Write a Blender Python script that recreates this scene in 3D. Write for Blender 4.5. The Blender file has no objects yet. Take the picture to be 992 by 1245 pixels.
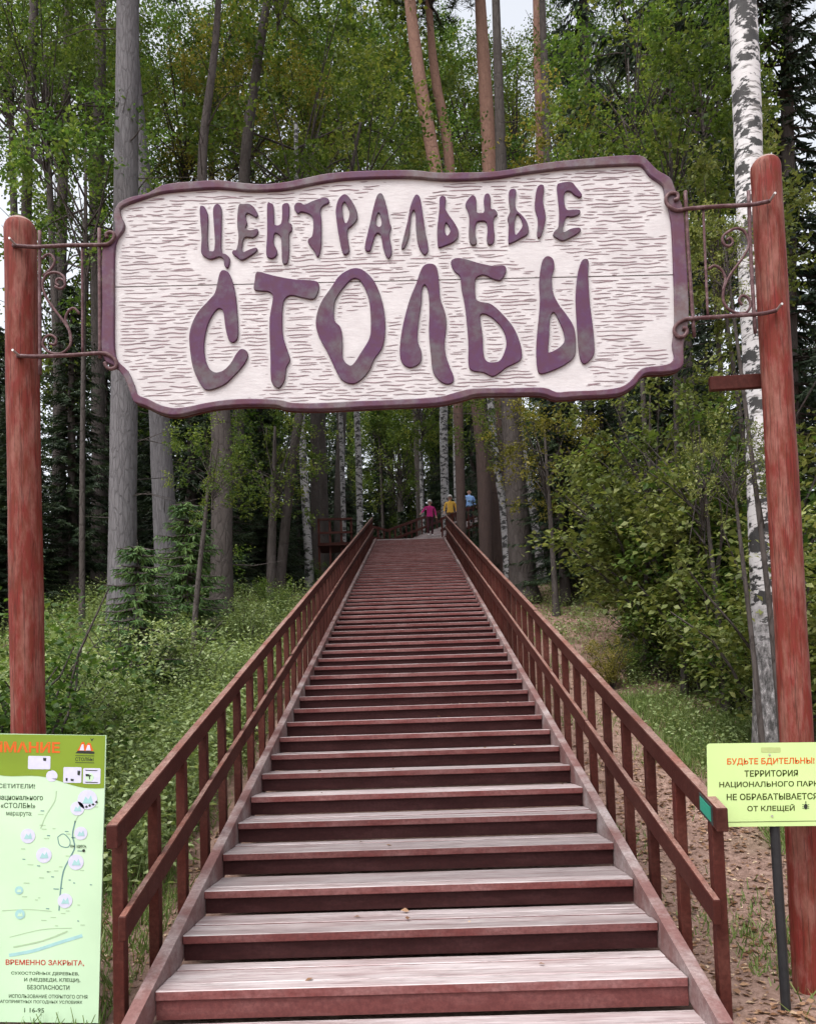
import bpy, bmesh, math, random
import numpy as np
from mathutils import Vector, Matrix

random.seed(7); RNG = np.random.default_rng(11)
scene = bpy.context.scene
COL = scene.collection

# ------------------------------------------------------------------ camera
FPX, PPX, PPY, W0, H0 = 1000.0, 496.0, 822.0, 992.0, 1245.0
PITCH, ROLL = math.atan(0.055), math.radians(1.75)
CAMP = Vector((0, 0, 1.6))
_F = Vector((0, math.cos(PITCH), math.sin(PITCH)))
_R0, _U0 = Vector((1, 0, 0)), Vector((0, -math.sin(PITCH), math.cos(PITCH)))
CR = math.cos(ROLL) * _R0 - math.sin(ROLL) * _U0
CU = math.sin(ROLL) * _R0 + math.cos(ROLL) * _U0
cam = bpy.data.cameras.new('camera')
cam_ob = bpy.data.objects.new('camera', cam)
COL.objects.link(cam_ob)
cam.sensor_fit = 'VERTICAL'
cam.sensor_height = 36.0
cam.lens = FPX * 36.0 / H0
cam.shift_y = (PPY - H0 / 2) / H0
cam.clip_start, cam.clip_end = 0.05, 800
M = Matrix((CR, CU, -_F)).transposed().to_4x4()
M.translation = CAMP
cam_ob.matrix_world = M
scene.camera = cam_ob

# ------------------------------------------------------------------ sky, sun, exposure
world = bpy.data.worlds.new('World')
scene.world = world
world.use_nodes = True
wn, wl = world.node_tree.nodes, world.node_tree.links
wn.clear()
SUN_EL, SUN_AZ = math.radians(62), math.radians(215)
sky = wn.new('ShaderNodeTexSky')
sky.sky_type = 'NISHITA'
sky.sun_disc = False
sky.sun_elevation, sky.sun_rotation = SUN_EL, SUN_AZ
sky.air_density, sky.dust_density, sky.ozone_density = 1.0, 4.0, 1.0
hs = wn.new('ShaderNodeHueSaturation')
hs.inputs['Saturation'].default_value = 0.22          # overcast: the cloud layer greys the blue
hs.inputs['Value'].default_value = 1.5
bg = wn.new('ShaderNodeBackground')
bg.inputs['Strength'].default_value = 0.15
wo = wn.new('ShaderNodeOutputWorld')
wl.new(sky.outputs[0], hs.inputs['Color'])
wl.new(hs.outputs[0], bg.inputs['Color'])
wl.new(bg.outputs[0], wo.inputs['Surface'])

sun = bpy.data.lights.new('sun', 'SUN')
sun.energy, sun.angle, sun.color = 1.2, math.radians(30), (1.0, 0.96, 0.9)
sun_ob = bpy.data.objects.new('sun', sun)
COL.objects.link(sun_ob)
# Nishita: rotation 0 = +Y, growing clockwise seen from above
_sd = Vector((math.sin(SUN_AZ) * math.cos(SUN_EL), math.cos(SUN_AZ) * math.cos(SUN_EL), math.sin(SUN_EL)))
sun_ob.rotation_euler = (-_sd).to_track_quat('-Z', 'Y').to_euler()
sun_ob.location = (0, -5, 30)

vs = scene.view_settings
vs.view_transform, vs.look, vs.exposure, vs.gamma = 'Standard', 'None', 0.74, 1.0
vs.use_curve_mapping = False
cy = scene.cycles
cy.use_denoising = True
cy.max_bounces, cy.diffuse_bounces, cy.glossy_bounces, cy.transmission_bounces = 6, 4, 2, 3
cy.use_adaptive_sampling = True
cy.adaptive_threshold = 0.02
cy.caustics_reflective = cy.caustics_refractive = False

# ------------------------------------------------------------------ helpers
def ray(px, py):
    return _F + CR * ((px - PPX) / FPX) - CU * ((py - PPY) / FPX)

def P(px, py, d):
    """point of the photograph's pixel on the vertical plane y = d"""
    r = ray(px, py)
    return CAMP + r * (d / r.y)

class Plane:
    def __init__(s, a, b, c):            # three points of a flat board
        s.o = a
        s.n = (b - a).cross(c - a).normalized()
        if s.n.y > 0: s.n = -s.n
    def __call__(s, px, py, off=0.0):
        r = ray(px, py)
        t = (s.o - CAMP).dot(s.n) / r.dot(s.n)
        return CAMP + r * t + s.n * off

def link(name, me, mats=(), parent=None):
    o = bpy.data.objects.new(name, me)
    COL.objects.link(o)
    if me is not None:
        for m in (mats if isinstance(mats, (list, tuple)) else [mats]):
            me.materials.append(m)
    if parent is not None: o.parent = parent
    return o

def empty(name, loc=(0, 0, 0)):
    o = bpy.data.objects.new(name, None)
    o.empty_display_size = 0.2
    COL.objects.link(o)
    o.location = loc
    return o

def tag(o, label=None, cat=None, group=None, kind=None):
    for k, v in (('label', label), ('category', cat), ('group', group), ('kind', kind)):
        if v: o[k] = v
    return o

def mesh_py(name, v, f, smooth=False):
    me = bpy.data.meshes.new(name)
    me.from_pydata([tuple(p) for p in v], [], f)
    if smooth: me.polygons.foreach_set('use_smooth', [True] * len(me.polygons))
    me.update()
    return me

def mesh_np(name, v, quads, tint=None, smooth=False):
    """fast mesh of quads; tint = one value for each quad, stored as a face attribute"""
    me = bpy.data.meshes.new(name)
    v = np.asarray(v, np.float32); q = np.asarray(quads, np.int32)
    me.vertices.add(len(v)); me.vertices.foreach_set('co', v.ravel())
    me.loops.add(q.size); me.loops.foreach_set('vertex_index', q.ravel())
    me.polygons.add(len(q)); me.polygons.foreach_set('loop_start', np.arange(0, q.size, 4, dtype=np.int32))
    if smooth: me.polygons.foreach_set('use_smooth', np.ones(len(q), bool))
    me.update(calc_edges=True)
    if tint is not None:
        a = me.attributes.new('tint', 'FLOAT', 'FACE')
        a.data.foreach_set('value', np.asarray(tint, np.float32))
    return me

class MB:
    def __init__(s): s.v, s.f, s.mi = [], [], []
    def add(s, v, f, m=0):
        b = len(s.v); s.v += [tuple(p) for p in v]; s.f += [tuple(i + b for i in q) for q in f]; s.mi += [m] * len(f)
    def box(s, c, d, rot=None, m=0):
        c = Vector(c); h = Vector(d) / 2
        vs_ = [Vector((x * h.x, y * h.y, z * h.z)) for x in (-1, 1) for y in (-1, 1) for z in (-1, 1)]
        if rot: vs_ = [rot @ p for p in vs_]
        s.add([p + c for p in vs_], [(0, 1, 3, 2), (4, 6, 7, 5), (0, 4, 5, 1), (2, 3, 7, 6), (0, 2, 6, 4), (1, 5, 7, 3)], m)
    def hexa(s, p8, m=0):   # bottom 4 (ccw from above) then top 4
        s.add(p8, [(3, 2, 1, 0), (4, 5, 6, 7), (0, 1, 5, 4), (1, 2, 6, 5), (2, 3, 7, 6), (3, 0, 4, 7)], m)
    def tube(s, pts, rad, n=8, m=0, caps=True, jitter=0.0):
        pts = [Vector(p) for p in pts]
        if not isinstance(rad, (list, tuple)): rad = [rad] * len(pts)
        vv, ff = [], []
        prev = None
        for i, p in enumerate(pts):
            t = (pts[min(i + 1, len(pts) - 1)] - pts[max(i - 1, 0)]).normalized()
            a = prev if prev is not None else (Vector((1, 0, 0)) if abs(t.x) < .9 else Vector((0, 1, 0)))
            a = (a - t * a.dot(t)).normalized(); prev = a
            b = t.cross(a)
            for k in range(n):
                w = 2 * math.pi * k / n
                r = rad[i] * (1 + (random.uniform(-jitter, jitter) if jitter else 0))
                vv.append(p + (a * math.cos(w) + b * math.sin(w)) * r)
        for i in range(len(pts) - 1):
            for k in range(n):
                ff.append((i * n + k, i * n + (k + 1) % n, (i + 1) * n + (k + 1) % n, (i + 1) * n + k))
        if caps:
            ff.append(tuple(reversed(range(n)))); ff.append(tuple((len(pts) - 1) * n + k for k in range(n)))
        s.add(vv, ff, m)
    def mesh(s, name, smooth=False, mats=None, bevel=0.0):
        me = bpy.data.meshes.new(name); me.from_pydata(s.v, [], s.f)
        me.polygons.foreach_set('material_index', s.mi)
        if bevel:
            bm = bmesh.new(); bm.from_mesh(me)
            bmesh.ops.recalc_face_normals(bm, faces=bm.faces)
            bmesh.ops.bevel(bm, geom=bm.edges[:], offset=bevel, segments=1, affect='EDGES', profile=0.7)
            bm.to_mesh(me); bm.free()
        if smooth: me.polygons.foreach_set('use_smooth', [True] * len(me.polygons))
        me.update()
        return me
    def build(s, name, mats, parent=None, smooth=False, bevel=0.0):
        return link(name, s.mesh(name, smooth, bevel=bevel), mats, parent)

def smooth_loop(pts, n=4, closed=True):
    """Catmull-Rom through the points"""
    L = len(pts); out = []
    rng = range(L) if closed else range(L - 1)
    for i in rng:
        if closed: p0, p1, p2, p3 = pts[i - 1], pts[i], pts[(i + 1) % L], pts[(i + 2) % L]
        else: p0, p1, p2, p3 = pts[max(i - 1, 0)], pts[i], pts[i + 1], pts[min(i + 2, L - 1)]
        for k in range(n):
            t = k / n
            out.append(tuple(0.5 * (2 * p1[c] + (p2[c] - p0[c]) * t + (2 * p0[c] - 5 * p1[c] + 4 * p2[c] - p3[c]) * t * t
                                    + (3 * p1[c] - p0[c] - 3 * p2[c] + p3[c]) * t ** 3) for c in range(len(p1))))
    if not closed: out.append(tuple(pts[-1]))
    return out

def curve_mesh(cu):
    o = bpy.data.objects.new('tmp', cu); COL.objects.link(o)
    bpy.context.view_layer.update()
    me = bpy.data.meshes.new_from_object(o.evaluated_get(bpy.context.evaluated_depsgraph_get()))
    bpy.data.objects.remove(o); bpy.data.curves.remove(cu)
    return me

def shape(name, loops, plane, off, thick, mats, parent=None, bev=0.0, smooth=0):
    """a flat cut-out: pixel outlines (holes too) carried to a plane, given thickness from off to off+thick"""
    cu = bpy.data.curves.new(name, 'CURVE'); cu.dimensions = '2D'; cu.fill_mode = 'BOTH'
    for lp in loops:
        if smooth: lp = smooth_loop(lp, smooth)
        sp = cu.splines.new('POLY'); sp.points.add(len(lp) - 1); sp.use_cyclic_u = True
        for p, q in zip(sp.points, lp): p.co = (q[0] * .01, -q[1] * .01, 0, 1)
    K = 1.0 / 0.46                                    # metres -> curve units at about the gate's distance
    cu.extrude = max(thick / 2 - bev, 0.0002) * K
    if bev: cu.bevel_depth = bev * K; cu.bevel_resolution = 1; cu.offset = -bev * K
    me = curve_mesh(cu)
    for v in me.vertices:
        v.co = plane(v.co.x * 100, -v.co.y * 100, off + thick / 2 + v.co.z / K)
    me.name = name; me.materials.clear(); me.update()
    return link(name, me, mats, parent)

def text(name, body, box, plane, off, mats, parent, bold=0.0, thick=0.0008, rot=0.0, align='C', fill=True):
    """printed lettering: box = (x0, y0 top, x1, y1 bottom) in pixels"""
    cu = bpy.data.curves.new(name, 'FONT'); cu.body = body; cu.size = 1.0; cu.offset = bold; cu.resolution_u = 2
    cu.extrude = 0.001
    me = curve_mesh(cu)
    co = np.array([v.co[:] for v in me.vertices])
    x0, x1 = co[:, 0].min(), co[:, 0].max(); y0, y1 = co[:, 1].min(), co[:, 1].max()
    bx0, by0, bx1, by1 = box
    for v in me.vertices:
        u = (v.co.x - x0) / (x1 - x0) * (bx1 - bx0); w = (y1 - v.co.y) / (y1 - y0) * (by1 - by0)
        px = bx0 + u - w * rot; py = by0 + w + u * rot
        v.co = plane(px, py, off + (thick if v.co.z > 0 else 0))
    me.name = name; me.materials.clear(); me.update()
    return link(name, me, mats, parent)

# ------------------------------------------------------------------ materials
def newmat(name):
    m = bpy.data.materials.new(name); m.use_nodes = True
    nt = m.node_tree; b = nt.nodes['Principled BSDF']
    return m, nt, b

def N(nt, kind, **kw):
    n = nt.nodes.new(kind)
    for k, v in kw.items():
        if k.startswith('i_'):
            key = k[2:]
            n.inputs[int(key) if key.isdigit() else key.replace('_', ' ')].default_value = v
        else: setattr(n, k, v)
    return n

def ramp(nt, stops, fac):
    r = nt.nodes.new('ShaderNodeValToRGB'); e = r.color_ramp.elements
    while len(e) < len(stops): e.new(0.5)
    for el, (p, c) in zip(e, stops): el.position = p; el.color = (*c, 1)
    nt.links.new(fac, r.inputs[0])
    return r.outputs[0]

def mapped(nt, scale, space='Object'):
    tc = nt.nodes.new('ShaderNodeTexCoord'); mp = nt.nodes.new('ShaderNodeMapping')
    mp.inputs['Scale'].default_value = scale
    if space == 'Geo':
        g = nt.nodes.new('ShaderNodeNewGeometry'); nt.links.new(g.outputs['Position'], mp.inputs[0])
    else: nt.links.new(tc.outputs[space], mp.inputs[0])
    return mp.outputs[0]

def bump(nt, b, h, strength, dist):
    bp = N(nt, 'ShaderNodeBump', i_Strength=strength, i_Distance=dist)
    nt.links.new(h, bp.inputs['Height']); nt.links.new(bp.outputs[0], b.inputs['Normal'])

def mix(nt, fac, a, c, mode='MIX'):
    m = nt.nodes.new('ShaderNodeMix'); m.data_type = 'RGBA'; m.blend_type = mode
    for sock, val in ((m.inputs[0], fac), (m.inputs[6], a), (m.inputs[7], c)):
        if hasattr(val, 'is_output'): nt.links.new(val, sock)
        elif isinstance(val, (int, float)): sock.default_value = val
        else: sock.default_value = (*val, 1)
    return m.outputs[2]

def painted(name, base, worn, dark, scale=(3, 3, 3), lo=.5, hi=.7, rough=.55, space='Geo', grain=(40, 40, 40), bstr=.35, spec=.12, vary=.0, cracks=None):
    """painted wood: patches of worn paint, fine grain"""
    m, nt, b = newmat(name)
    n1 = N(nt, 'ShaderNodeTexNoise', i_Scale=1.0, i_Detail=6, i_Roughness=.65); nt.links.new(mapped(nt, scale, space), n1.inputs[0])
    n2 = N(nt, 'ShaderNodeTexNoise', i_Scale=1.0, i_Detail=5, i_Roughness=.7); nt.links.new(mapped(nt, grain, space), n2.inputs[0])
    c1 = ramp(nt, [(lo, base), (hi, worn)], n1.outputs[0])
    f2 = ramp(nt, [(.38, (0, 0, 0)), (.62, (1, 1, 1))], n2.outputs[0])
    c = mix(nt, f2, mix(nt, .45, c1, dark), c1)
    nt.links.new(c, b.inputs['Base Color']); b.inputs['Roughness'].default_value = rough
    b.inputs['Specular IOR Level'].default_value = spec
    oi = nt.nodes.new('ShaderNodeObjectInfo')
    tone = ramp(nt, [(0, (1 - vary,) * 3), (1, (1 + vary * .5,) * 3)], oi.outputs['Random'])      # boards differ a little from each other
    c = mix(nt, 1.0, c, tone, 'MULTIPLY')
    if cracks:
        n3 = N(nt, 'ShaderNodeTexNoise', i_Scale=1.0, i_Detail=5, i_Roughness=.6); nt.links.new(mapped(nt, cracks, space), n3.inputs[0])
        fc = ramp(nt, [(.478, (0, 0, 0)), (.495, (1, 1, 1)), (.505, (1, 1, 1)), (.522, (0, 0, 0))], n3.outputs[0])
        c = mix(nt, mix(nt, .55, (0, 0, 0), fc), c, (.022, .010, .008))
    nt.links.new(c, b.inputs['Base Color'])
    bump(nt, b, n2.outputs[0], bstr, .004)
    return m

def plain(name, c, rough=.6, metal=0.0, var=0.0, sc=30, spec=.3):
    m, nt, b = newmat(name)
    b.inputs['Roughness'].default_value = rough; b.inputs['Metallic'].default_value = metal
    b.inputs['Specular IOR Level'].default_value = spec
    n = N(nt, 'ShaderNodeTexNoise', i_Scale=sc, i_Detail=4); nt.links.new(mapped(nt, (1, 1, 1), 'Geo'), n.inputs[0])
    lo = tuple(x * (1 - max(var, .06)) for x in c); hi = tuple(min(1, x * (1 + max(var, .06))) for x in c)
    nt.links.new(ramp(nt, [(.3, lo), (.7, hi)], n.outputs[0]), b.inputs['Base Color'])
    return m

MT = {}
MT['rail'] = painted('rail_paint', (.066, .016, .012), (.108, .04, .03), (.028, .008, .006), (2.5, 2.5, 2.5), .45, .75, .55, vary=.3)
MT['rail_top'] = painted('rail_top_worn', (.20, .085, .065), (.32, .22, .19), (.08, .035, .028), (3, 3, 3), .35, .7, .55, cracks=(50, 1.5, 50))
MT['nosing'] = painted('nosing_paint', (.155, .045, .042), (.25, .125, .12), (.06, .018, .018), (3, 8, 8), .4, .72, .5, spec=.2, vary=.2)
MT['tread'] = painted('tread_worn', (.33, .25, .25), (.50, .455, .46), (.15, .085, .085), (1.6, 12, 12), .32, .62, .42, grain=(4, 70, 70), bstr=.3, spec=.35, vary=.28, cracks=(1.1, 45, 45))
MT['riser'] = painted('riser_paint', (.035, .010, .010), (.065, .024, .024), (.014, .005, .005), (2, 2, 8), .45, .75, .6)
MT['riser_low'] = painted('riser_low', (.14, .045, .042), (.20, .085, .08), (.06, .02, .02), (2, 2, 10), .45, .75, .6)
MT['stringer'] = painted('stringer_worn', (.18, .095, .09), (.37, .32, .315), (.09, .045, .04), (2.2, 2.2, 2.2), .42, .66, .5)
MT['post'] = painted('post_paint', (.15, .023, .019), (.215, .085, .07), (.09, .032, .014), (13, 13, 3.2), .44, .60, .6, grain=(30, 30, 9), bstr=.8, spec=.1, cracks=(30, 30, .7))
MT['post_top'] = plain('post_top', (.26, .17, .15), .7, var=.2)
MT['signwhite'] = painted('sign_white', (.49, .465, .47), (.55, .525, .53), (.44, .40, .41), (5, 5, 7), .4, .6, .5, grain=(14, 14, 60), bstr=.5)
MT['groove'] = plain('groove_paint', (.20, .135, .15), .7, var=.3, sc=20)
MT['letter'] = painted('letter_paint', (.085, .038, .088), (.105, .088, .102), (.085, .035, .035), (5, 5, 5), .47, .62, .6, grain=(20, 20, 20), bstr=.15)
MT['frame'] = painted('frame_paint', (.098, .05, .086), (.15, .13, .14), (.10, .035, .032), (5, 5, 5), .45, .62, .55, grain=(16, 16, 16), bstr=.2)
MT['iron'] = painted('bracket_iron', (.10, .05, .055), (.17, .11, .115), (.04, .022, .02), (20, 20, 20), .45, .7, .45, bstr=.2)
MT['bolt'] = plain('bolt_steel', (.5, .48, .46), .4, .6)
MT['seam'] = plain('seam_dark', (.05, .03, .03), .8)
MT['blackpost'] = plain('black_steel', (.018, .018, .02), .4, var=.2)
MT['yellowboard'] = plain('yellow_green_panel', (.48, .63, .265), .45, var=.07, sc=2.2)
MT['logo'] = plain('faded_logo_print', (.38, .45, .18), .5)
MT['orange'] = plain('orange_print', (.55, .10, .01), .5)
MT['olivetext'] = plain('olive_print', (.04, .05, .005), .6)
MT['blackprint'] = plain('black_print', (.02, .025, .02), .5)
MT['greenhead'] = plain('olive_green_print', (.17, .25, .02), .4, var=.08, sc=4)
MT['palegreen'] = plain('pale_green_panel', (.47, .64, .44), .45, var=.06, sc=2.5)
MT['paperwhite'] = plain('pale_lilac_print', (.53, .53, .66), .4)
MT['lineblue'] = plain('map_line', (.12, .22, .22), .5)
MT['mapfaint'] = plain('map_faint', (.34, .46, .30), .5)
MT['mapblue'] = plain('river_print', (.30, .50, .50), .5)
MT['greytext'] = plain('grey_green_print', (.05, .08, .04), .6)
MT['redtext'] = plain('red_print', (.42, .03, .02), .5)
MT['plaque'] = plain('green_plaque', (.02, .24, .16), .35)
MT['plaque_dark'] = plain('plaque_frame', (.03, .035, .035), .5)

def leafmat(name, c_dark, c_mid, c_lite, trans=.35, rough=.5):
    m, nt, b = newmat(name)
    at = N(nt, 'ShaderNodeAttribute', attribute_name='tint'); oi = nt.nodes.new('ShaderNodeObjectInfo')
    ad = N(nt, 'ShaderNodeMath', operation='MULTIPLY_ADD'); ad.inputs[1].default_value = .3
    nt.links.new(oi.outputs['Random'], ad.inputs[0]); nt.links.new(at.outputs['Fac'], ad.inputs[2])
    sb = N(nt, 'ShaderNodeMath', operation='SUBTRACT'); sb.inputs[1].default_value = .15
    nt.links.new(ad.outputs[0], sb.inputs[0])
    c = ramp(nt, [(.1, c_dark), (.55, c_mid), (.95, c_lite)], sb.outputs[0])
    nt.links.new(c, b.inputs['Base Color']); b.inputs['Roughness'].default_value = rough
    b.inputs['Specular IOR Level'].default_value = .25
    tr = nt.nodes.new('ShaderNodeBsdfTranslucent'); ms = nt.nodes.new('ShaderNodeMixShader')
    ms.inputs[0].default_value = trans
    tc = mix(nt, 1.0, c, (1.0, 1.0, .55), 'MULTIPLY')
    nt.links.new(tc, tr.inputs[0]); out = nt.nodes['Material Output']
    nt.links.new(b.outputs[0], ms.inputs[1]); nt.links.new(tr.outputs[0], ms.inputs[2])
    nt.links.new(ms.outputs[0], out.inputs['Surface'])
    return m
MT['leaf_olive'] = leafmat('leaf_olive', (.045, .08, .018), (.105, .155, .036), (.23, .26, .065), .5)
MT['leaf_green'] = leafmat('leaf_green', (.035, .075, .018), (.09, .16, .036), (.21, .27, .07), .48)
MT['leaf_shrub'] = leafmat('leaf_shrub', (.055, .08, .02), (.145, .175, .05), (.31, .33, .13), .42)
MT['leaf_weed'] = leafmat('leaf_weed', (.10, .14, .05), (.21, .28, .11), (.40, .46, .25), .38)
MT['leaf_yellow'] = leafmat('leaf_yellow', (.11, .11, .022), (.23, .21, .05), (.36, .31, .10), .5)
MT['grass'] = leafmat('grass_blade', (.06, .10, .025), (.13, .20, .05), (.26, .30, .12), .3)
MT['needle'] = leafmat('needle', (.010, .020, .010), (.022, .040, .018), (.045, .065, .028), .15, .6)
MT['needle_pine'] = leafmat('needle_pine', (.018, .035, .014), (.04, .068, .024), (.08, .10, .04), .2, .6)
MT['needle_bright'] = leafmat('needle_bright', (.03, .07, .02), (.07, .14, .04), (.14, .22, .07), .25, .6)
MT['litter'] = leafmat('fallen_leaf', (.13, .06, .03), (.30, .18, .11), (.62, .50, .36), .1)

def bark(name, c1, c2, c3, scale, bs=.7, dist=.03):
    m, nt, b = newmat(name)
    co = mapped(nt, scale, 'Geo')
    v = N(nt, 'ShaderNodeTexVoronoi', feature='DISTANCE_TO_EDGE', i_Scale=1.0); nz = N(nt, 'ShaderNodeTexNoise', i_Scale=1.6, i_Detail=6, i_Roughness=.7)
    nt.links.new(co, nz.inputs[0])
    wv = mix(nt, .45, co, nz.outputs['Color']); nt.links.new(wv, v.inputs[0])
    n2 = N(nt, 'ShaderNodeTexNoise', i_Scale=.45, i_Detail=4); nt.links.new(co, n2.inputs[0])
    base = ramp(nt, [(.35, c1), (.65, c2)], n2.outputs[0])
    f = ramp(nt, [(.0, (.5, .5, .5)), (.12, (1, 1, 1))], v.outputs['Distance'])
    c = mix(nt, f, c3, base)
    c = mix(nt, .72, c, mix(nt, nz.outputs[0], c3, c2))
    nt.links.new(c, b.inputs['Base Color']); b.inputs['Roughness'].default_value = .9
    b.inputs['Specular IOR Level'].default_value = .15
    bump(nt, b, f, bs, dist)
    return m
MT['bark_spruce'] = bark('bark_spruce', (.10, .094, .10), (.18, .172, .18), (.05, .044, .047), (30, 30, 6))
MT['bark_dark'] = bark('bark_dark', (.055, .045, .04), (.10, .085, .08), (.022, .018, .016), (16, 16, 6))
def pine_bark():
    m = bark('bark_pine', (.23, .12, .09), (.34, .20, .15), (.11, .06, .05), (15, 15, 6))
    nt = m.node_tree; b = nt.nodes['Principled BSDF']; src = b.inputs['Base Color'].links[0].from_socket
    tc = nt.nodes.new('ShaderNodeTexCoord'); sx = nt.nodes.new('ShaderNodeSeparateXYZ'); nt.links.new(tc.outputs['Object'], sx.inputs[0])
    mr = N(nt, 'ShaderNodeMapRange'); mr.inputs['From Min'].default_value = 6; mr.inputs['From Max'].default_value = 11; nt.links.new(sx.outputs[2], mr.inputs[0])
    nt.links.new(mix(nt, mr.outputs[0], mix(nt, .8, src, (.055, .045, .045)), src), b.inputs['Base Color'])   # old grey bark below, thin red bark above
    return m
MT['bark_pine'] = pine_bark()

def birch_mat(name, rough_to, light=1.0):
    """white bark with black lenticels; the foot of the trunk is dark and fissured"""
    m, nt, b = newmat(name)
    co = mapped(nt, (1, 1, 1), 'Geo')
    na = N(nt, 'ShaderNodeTexNoise', i_Scale=1.0, i_Detail=5, i_Roughness=.7); nt.links.new(mapped(nt, (5, 5, 30), 'Geo'), na.inputs[0])
    nb = N(nt, 'ShaderNodeTexNoise', i_Scale=1.0, i_Detail=4, i_Roughness=.65); nt.links.new(mapped(nt, (4.5, 4.5, 8), 'Geo'), nb.inputs[0])
    nc = N(nt, 'ShaderNodeTexNoise', i_Scale=1.0, i_Detail=6, i_Roughness=.75); nt.links.new(mapped(nt, (24, 24, 10), 'Geo'), nc.inputs[0])
    w = tuple(x * light for x in (.54, .52, .525))
    c = ramp(nt, [(.38, (.13, .12, .115)), (.47, w)], na.outputs[0])
    blot = ramp(nt, [(.50, (0, 0, 0)), (.545, (1, 1, 1))], nb.outputs[0])
    c = mix(nt, blot, c, (.022, .02, .02))
    tc = nt.nodes.new('ShaderNodeTexCoord'); sx = nt.nodes.new('ShaderNodeSeparateXYZ'); nt.links.new(tc.outputs['Object'], sx.inputs[0])
    ad = N(nt, 'ShaderNodeMath', operation='MULTIPLY_ADD'); ad.inputs[1].default_value = 2.2; nt.links.new(nb.outputs[0], ad.inputs[0]); nt.links.new(sx.outputs[2], ad.inputs[2])
    mr = N(nt, 'ShaderNodeMapRange'); mr.inputs['From Min'].default_value = rough_to + .7; mr.inputs['From Max'].default_value = rough_to + 1.5
    mr.inputs['To Min'].default_value = 1; mr.inputs['To Max'].default_value = 0
    nt.links.new(ad.outputs[0], mr.inputs[0])
    foot = ramp(nt, [(.40, (.03, .028, .027)), (.56, (.16, .15, .15)), (.66, (.42, .40, .40))], nc.outputs[0])
    c = mix(nt, mr.outputs[0], c, foot)
    nt.links.new(c, b.inputs['Base Color']); b.inputs['Roughness'].default_value = .7
    bump(nt, b, nc.outputs[0], .6, .02)
    return m
MT['birch'] = birch_mat('birch_bark', 1.7)
MT['birch_far'] = birch_mat('birch_bark_far', .2, .5)

def ground_mat():
    m, nt, b = newmat('forest_floor')
    co = mapped(nt, (1, 1, 1), 'Geo')
    n1 = N(nt, 'ShaderNodeTexNoise', i_Scale=.7, i_Detail=6, i_Roughness=.6); n2 = N(nt, 'ShaderNodeTexNoise', i_Scale=14, i_Detail=8, i_Roughness=.75)
    n3 = N(nt, 'ShaderNodeTexNoise', i_Scale=60, i_Detail=4, i_Roughness=.7)
    for n in (n1, n2, n3): nt.links.new(co, n.inputs[0])
    soil = ramp(nt, [(.3, (.11, .06, .046)), (.5, (.27, .16, .13)), (.68, (.40, .27, .23))], n2.outputs[0])
    moss = ramp(nt, [(.3, (.04, .045, .015)), (.7, (.12, .13, .045))], n2.outputs[0])
    f = ramp(nt, [(.50, (0, 0, 0)), (.62, (1, 1, 1))], n1.outputs[0])
    # trodden path beside the stair: bare soil
    sx = nt.nodes.new('ShaderNodeSeparateXYZ'); nt.links.new(co, sx.inputs[0])
    mr = N(nt, 'ShaderNodeMapRange'); nt.links.new(sx.outputs[0], mr.inputs[0])
    mr.inputs['From Min'].default_value = 2.4; mr.inputs['From Max'].default_value = 3.6
    mr2 = N(nt, 'ShaderNodeMapRange'); nt.links.new(sx.outputs[0], mr2.inputs[0])
    mr2.inputs['From Min'].default_value = -1.8; mr2.inputs['From Max'].default_value = -2.6
    mx = N(nt, 'ShaderNodeMath', operation='MAXIMUM'); nt.links.new(mr.outputs[0], mx.inputs[0]); nt.links.new(mr2.outputs[0], mx.inputs[1])
    c = mix(nt, f, soil, moss)
    c = mix(nt, mx.outputs[0], mix(nt, .12, soil, moss), c)
    c = mix(nt, .25, c, mix(nt, n3.outputs[0], (.02, .012, .01), (.4, .3, .26)))
    nt.links.new(c, b.inputs['Base Color']); b.inputs['Roughness'].default_value = .95
    b.inputs['Specular IOR Level'].default_value = .1
    bump(nt, b, n2.outputs[0], .8, .04)
    return m
MT['ground'] = ground_mat()

# ------------------------------------------------------------------ stair frame and terrain
ST, SR = 0.527, 0.160                  # tread depth, rise
SLOPE = SR / ST
SYAW = 0.0076
SO = Vector((0.02, 4.5, 0.0))
SZ0 = 0.19                             # top of the first tread
def S(lx, ly, z):
    return Vector((SO.x + lx * math.cos(SYAW) + ly * math.sin(SYAW), SO.y + ly * math.cos(SYAW) - lx * math.sin(SYAW), z))
NSTEP = 58
LAND_Y, LAND_Z = NSTEP * ST, SZ0 + (NSTEP - 1) * SR

_g = np.random.default_rng(3)
_wave = [(_g.uniform(.15, 1.6), _g.uniform(0, 6.28), _g.uniform(0, 6.28)) for _ in range(14)]
def ground(x, y):
    k = .45
    t = (y - 5.05) / k
    t = k * (np.log1p(np.exp(np.clip(t, -40, 40)))) if not isinstance(t, float) else k * (math.log1p(math.exp(min(max(t, -40), 40))))
    t = np.minimum(t, 80) if not isinstance(t, float) else min(t, 80)
    z = .3 * t - .06
    n = 0
    for f, a, p in _wave: n = n + np.sin(f * (x * np.cos(a) + y * np.sin(a)) + p) / (1 + 2.2 * f)
    away = np.clip((np.abs(x) - 1.9) / 3.0, 0, 1)
    z = z + n * .09 * away + .012 * np.clip(np.abs(x) - 3, 0, 30) * np.clip((y - 6) / 10, 0, 1)
    return float(z) if isinstance(y, float) else z

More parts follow.
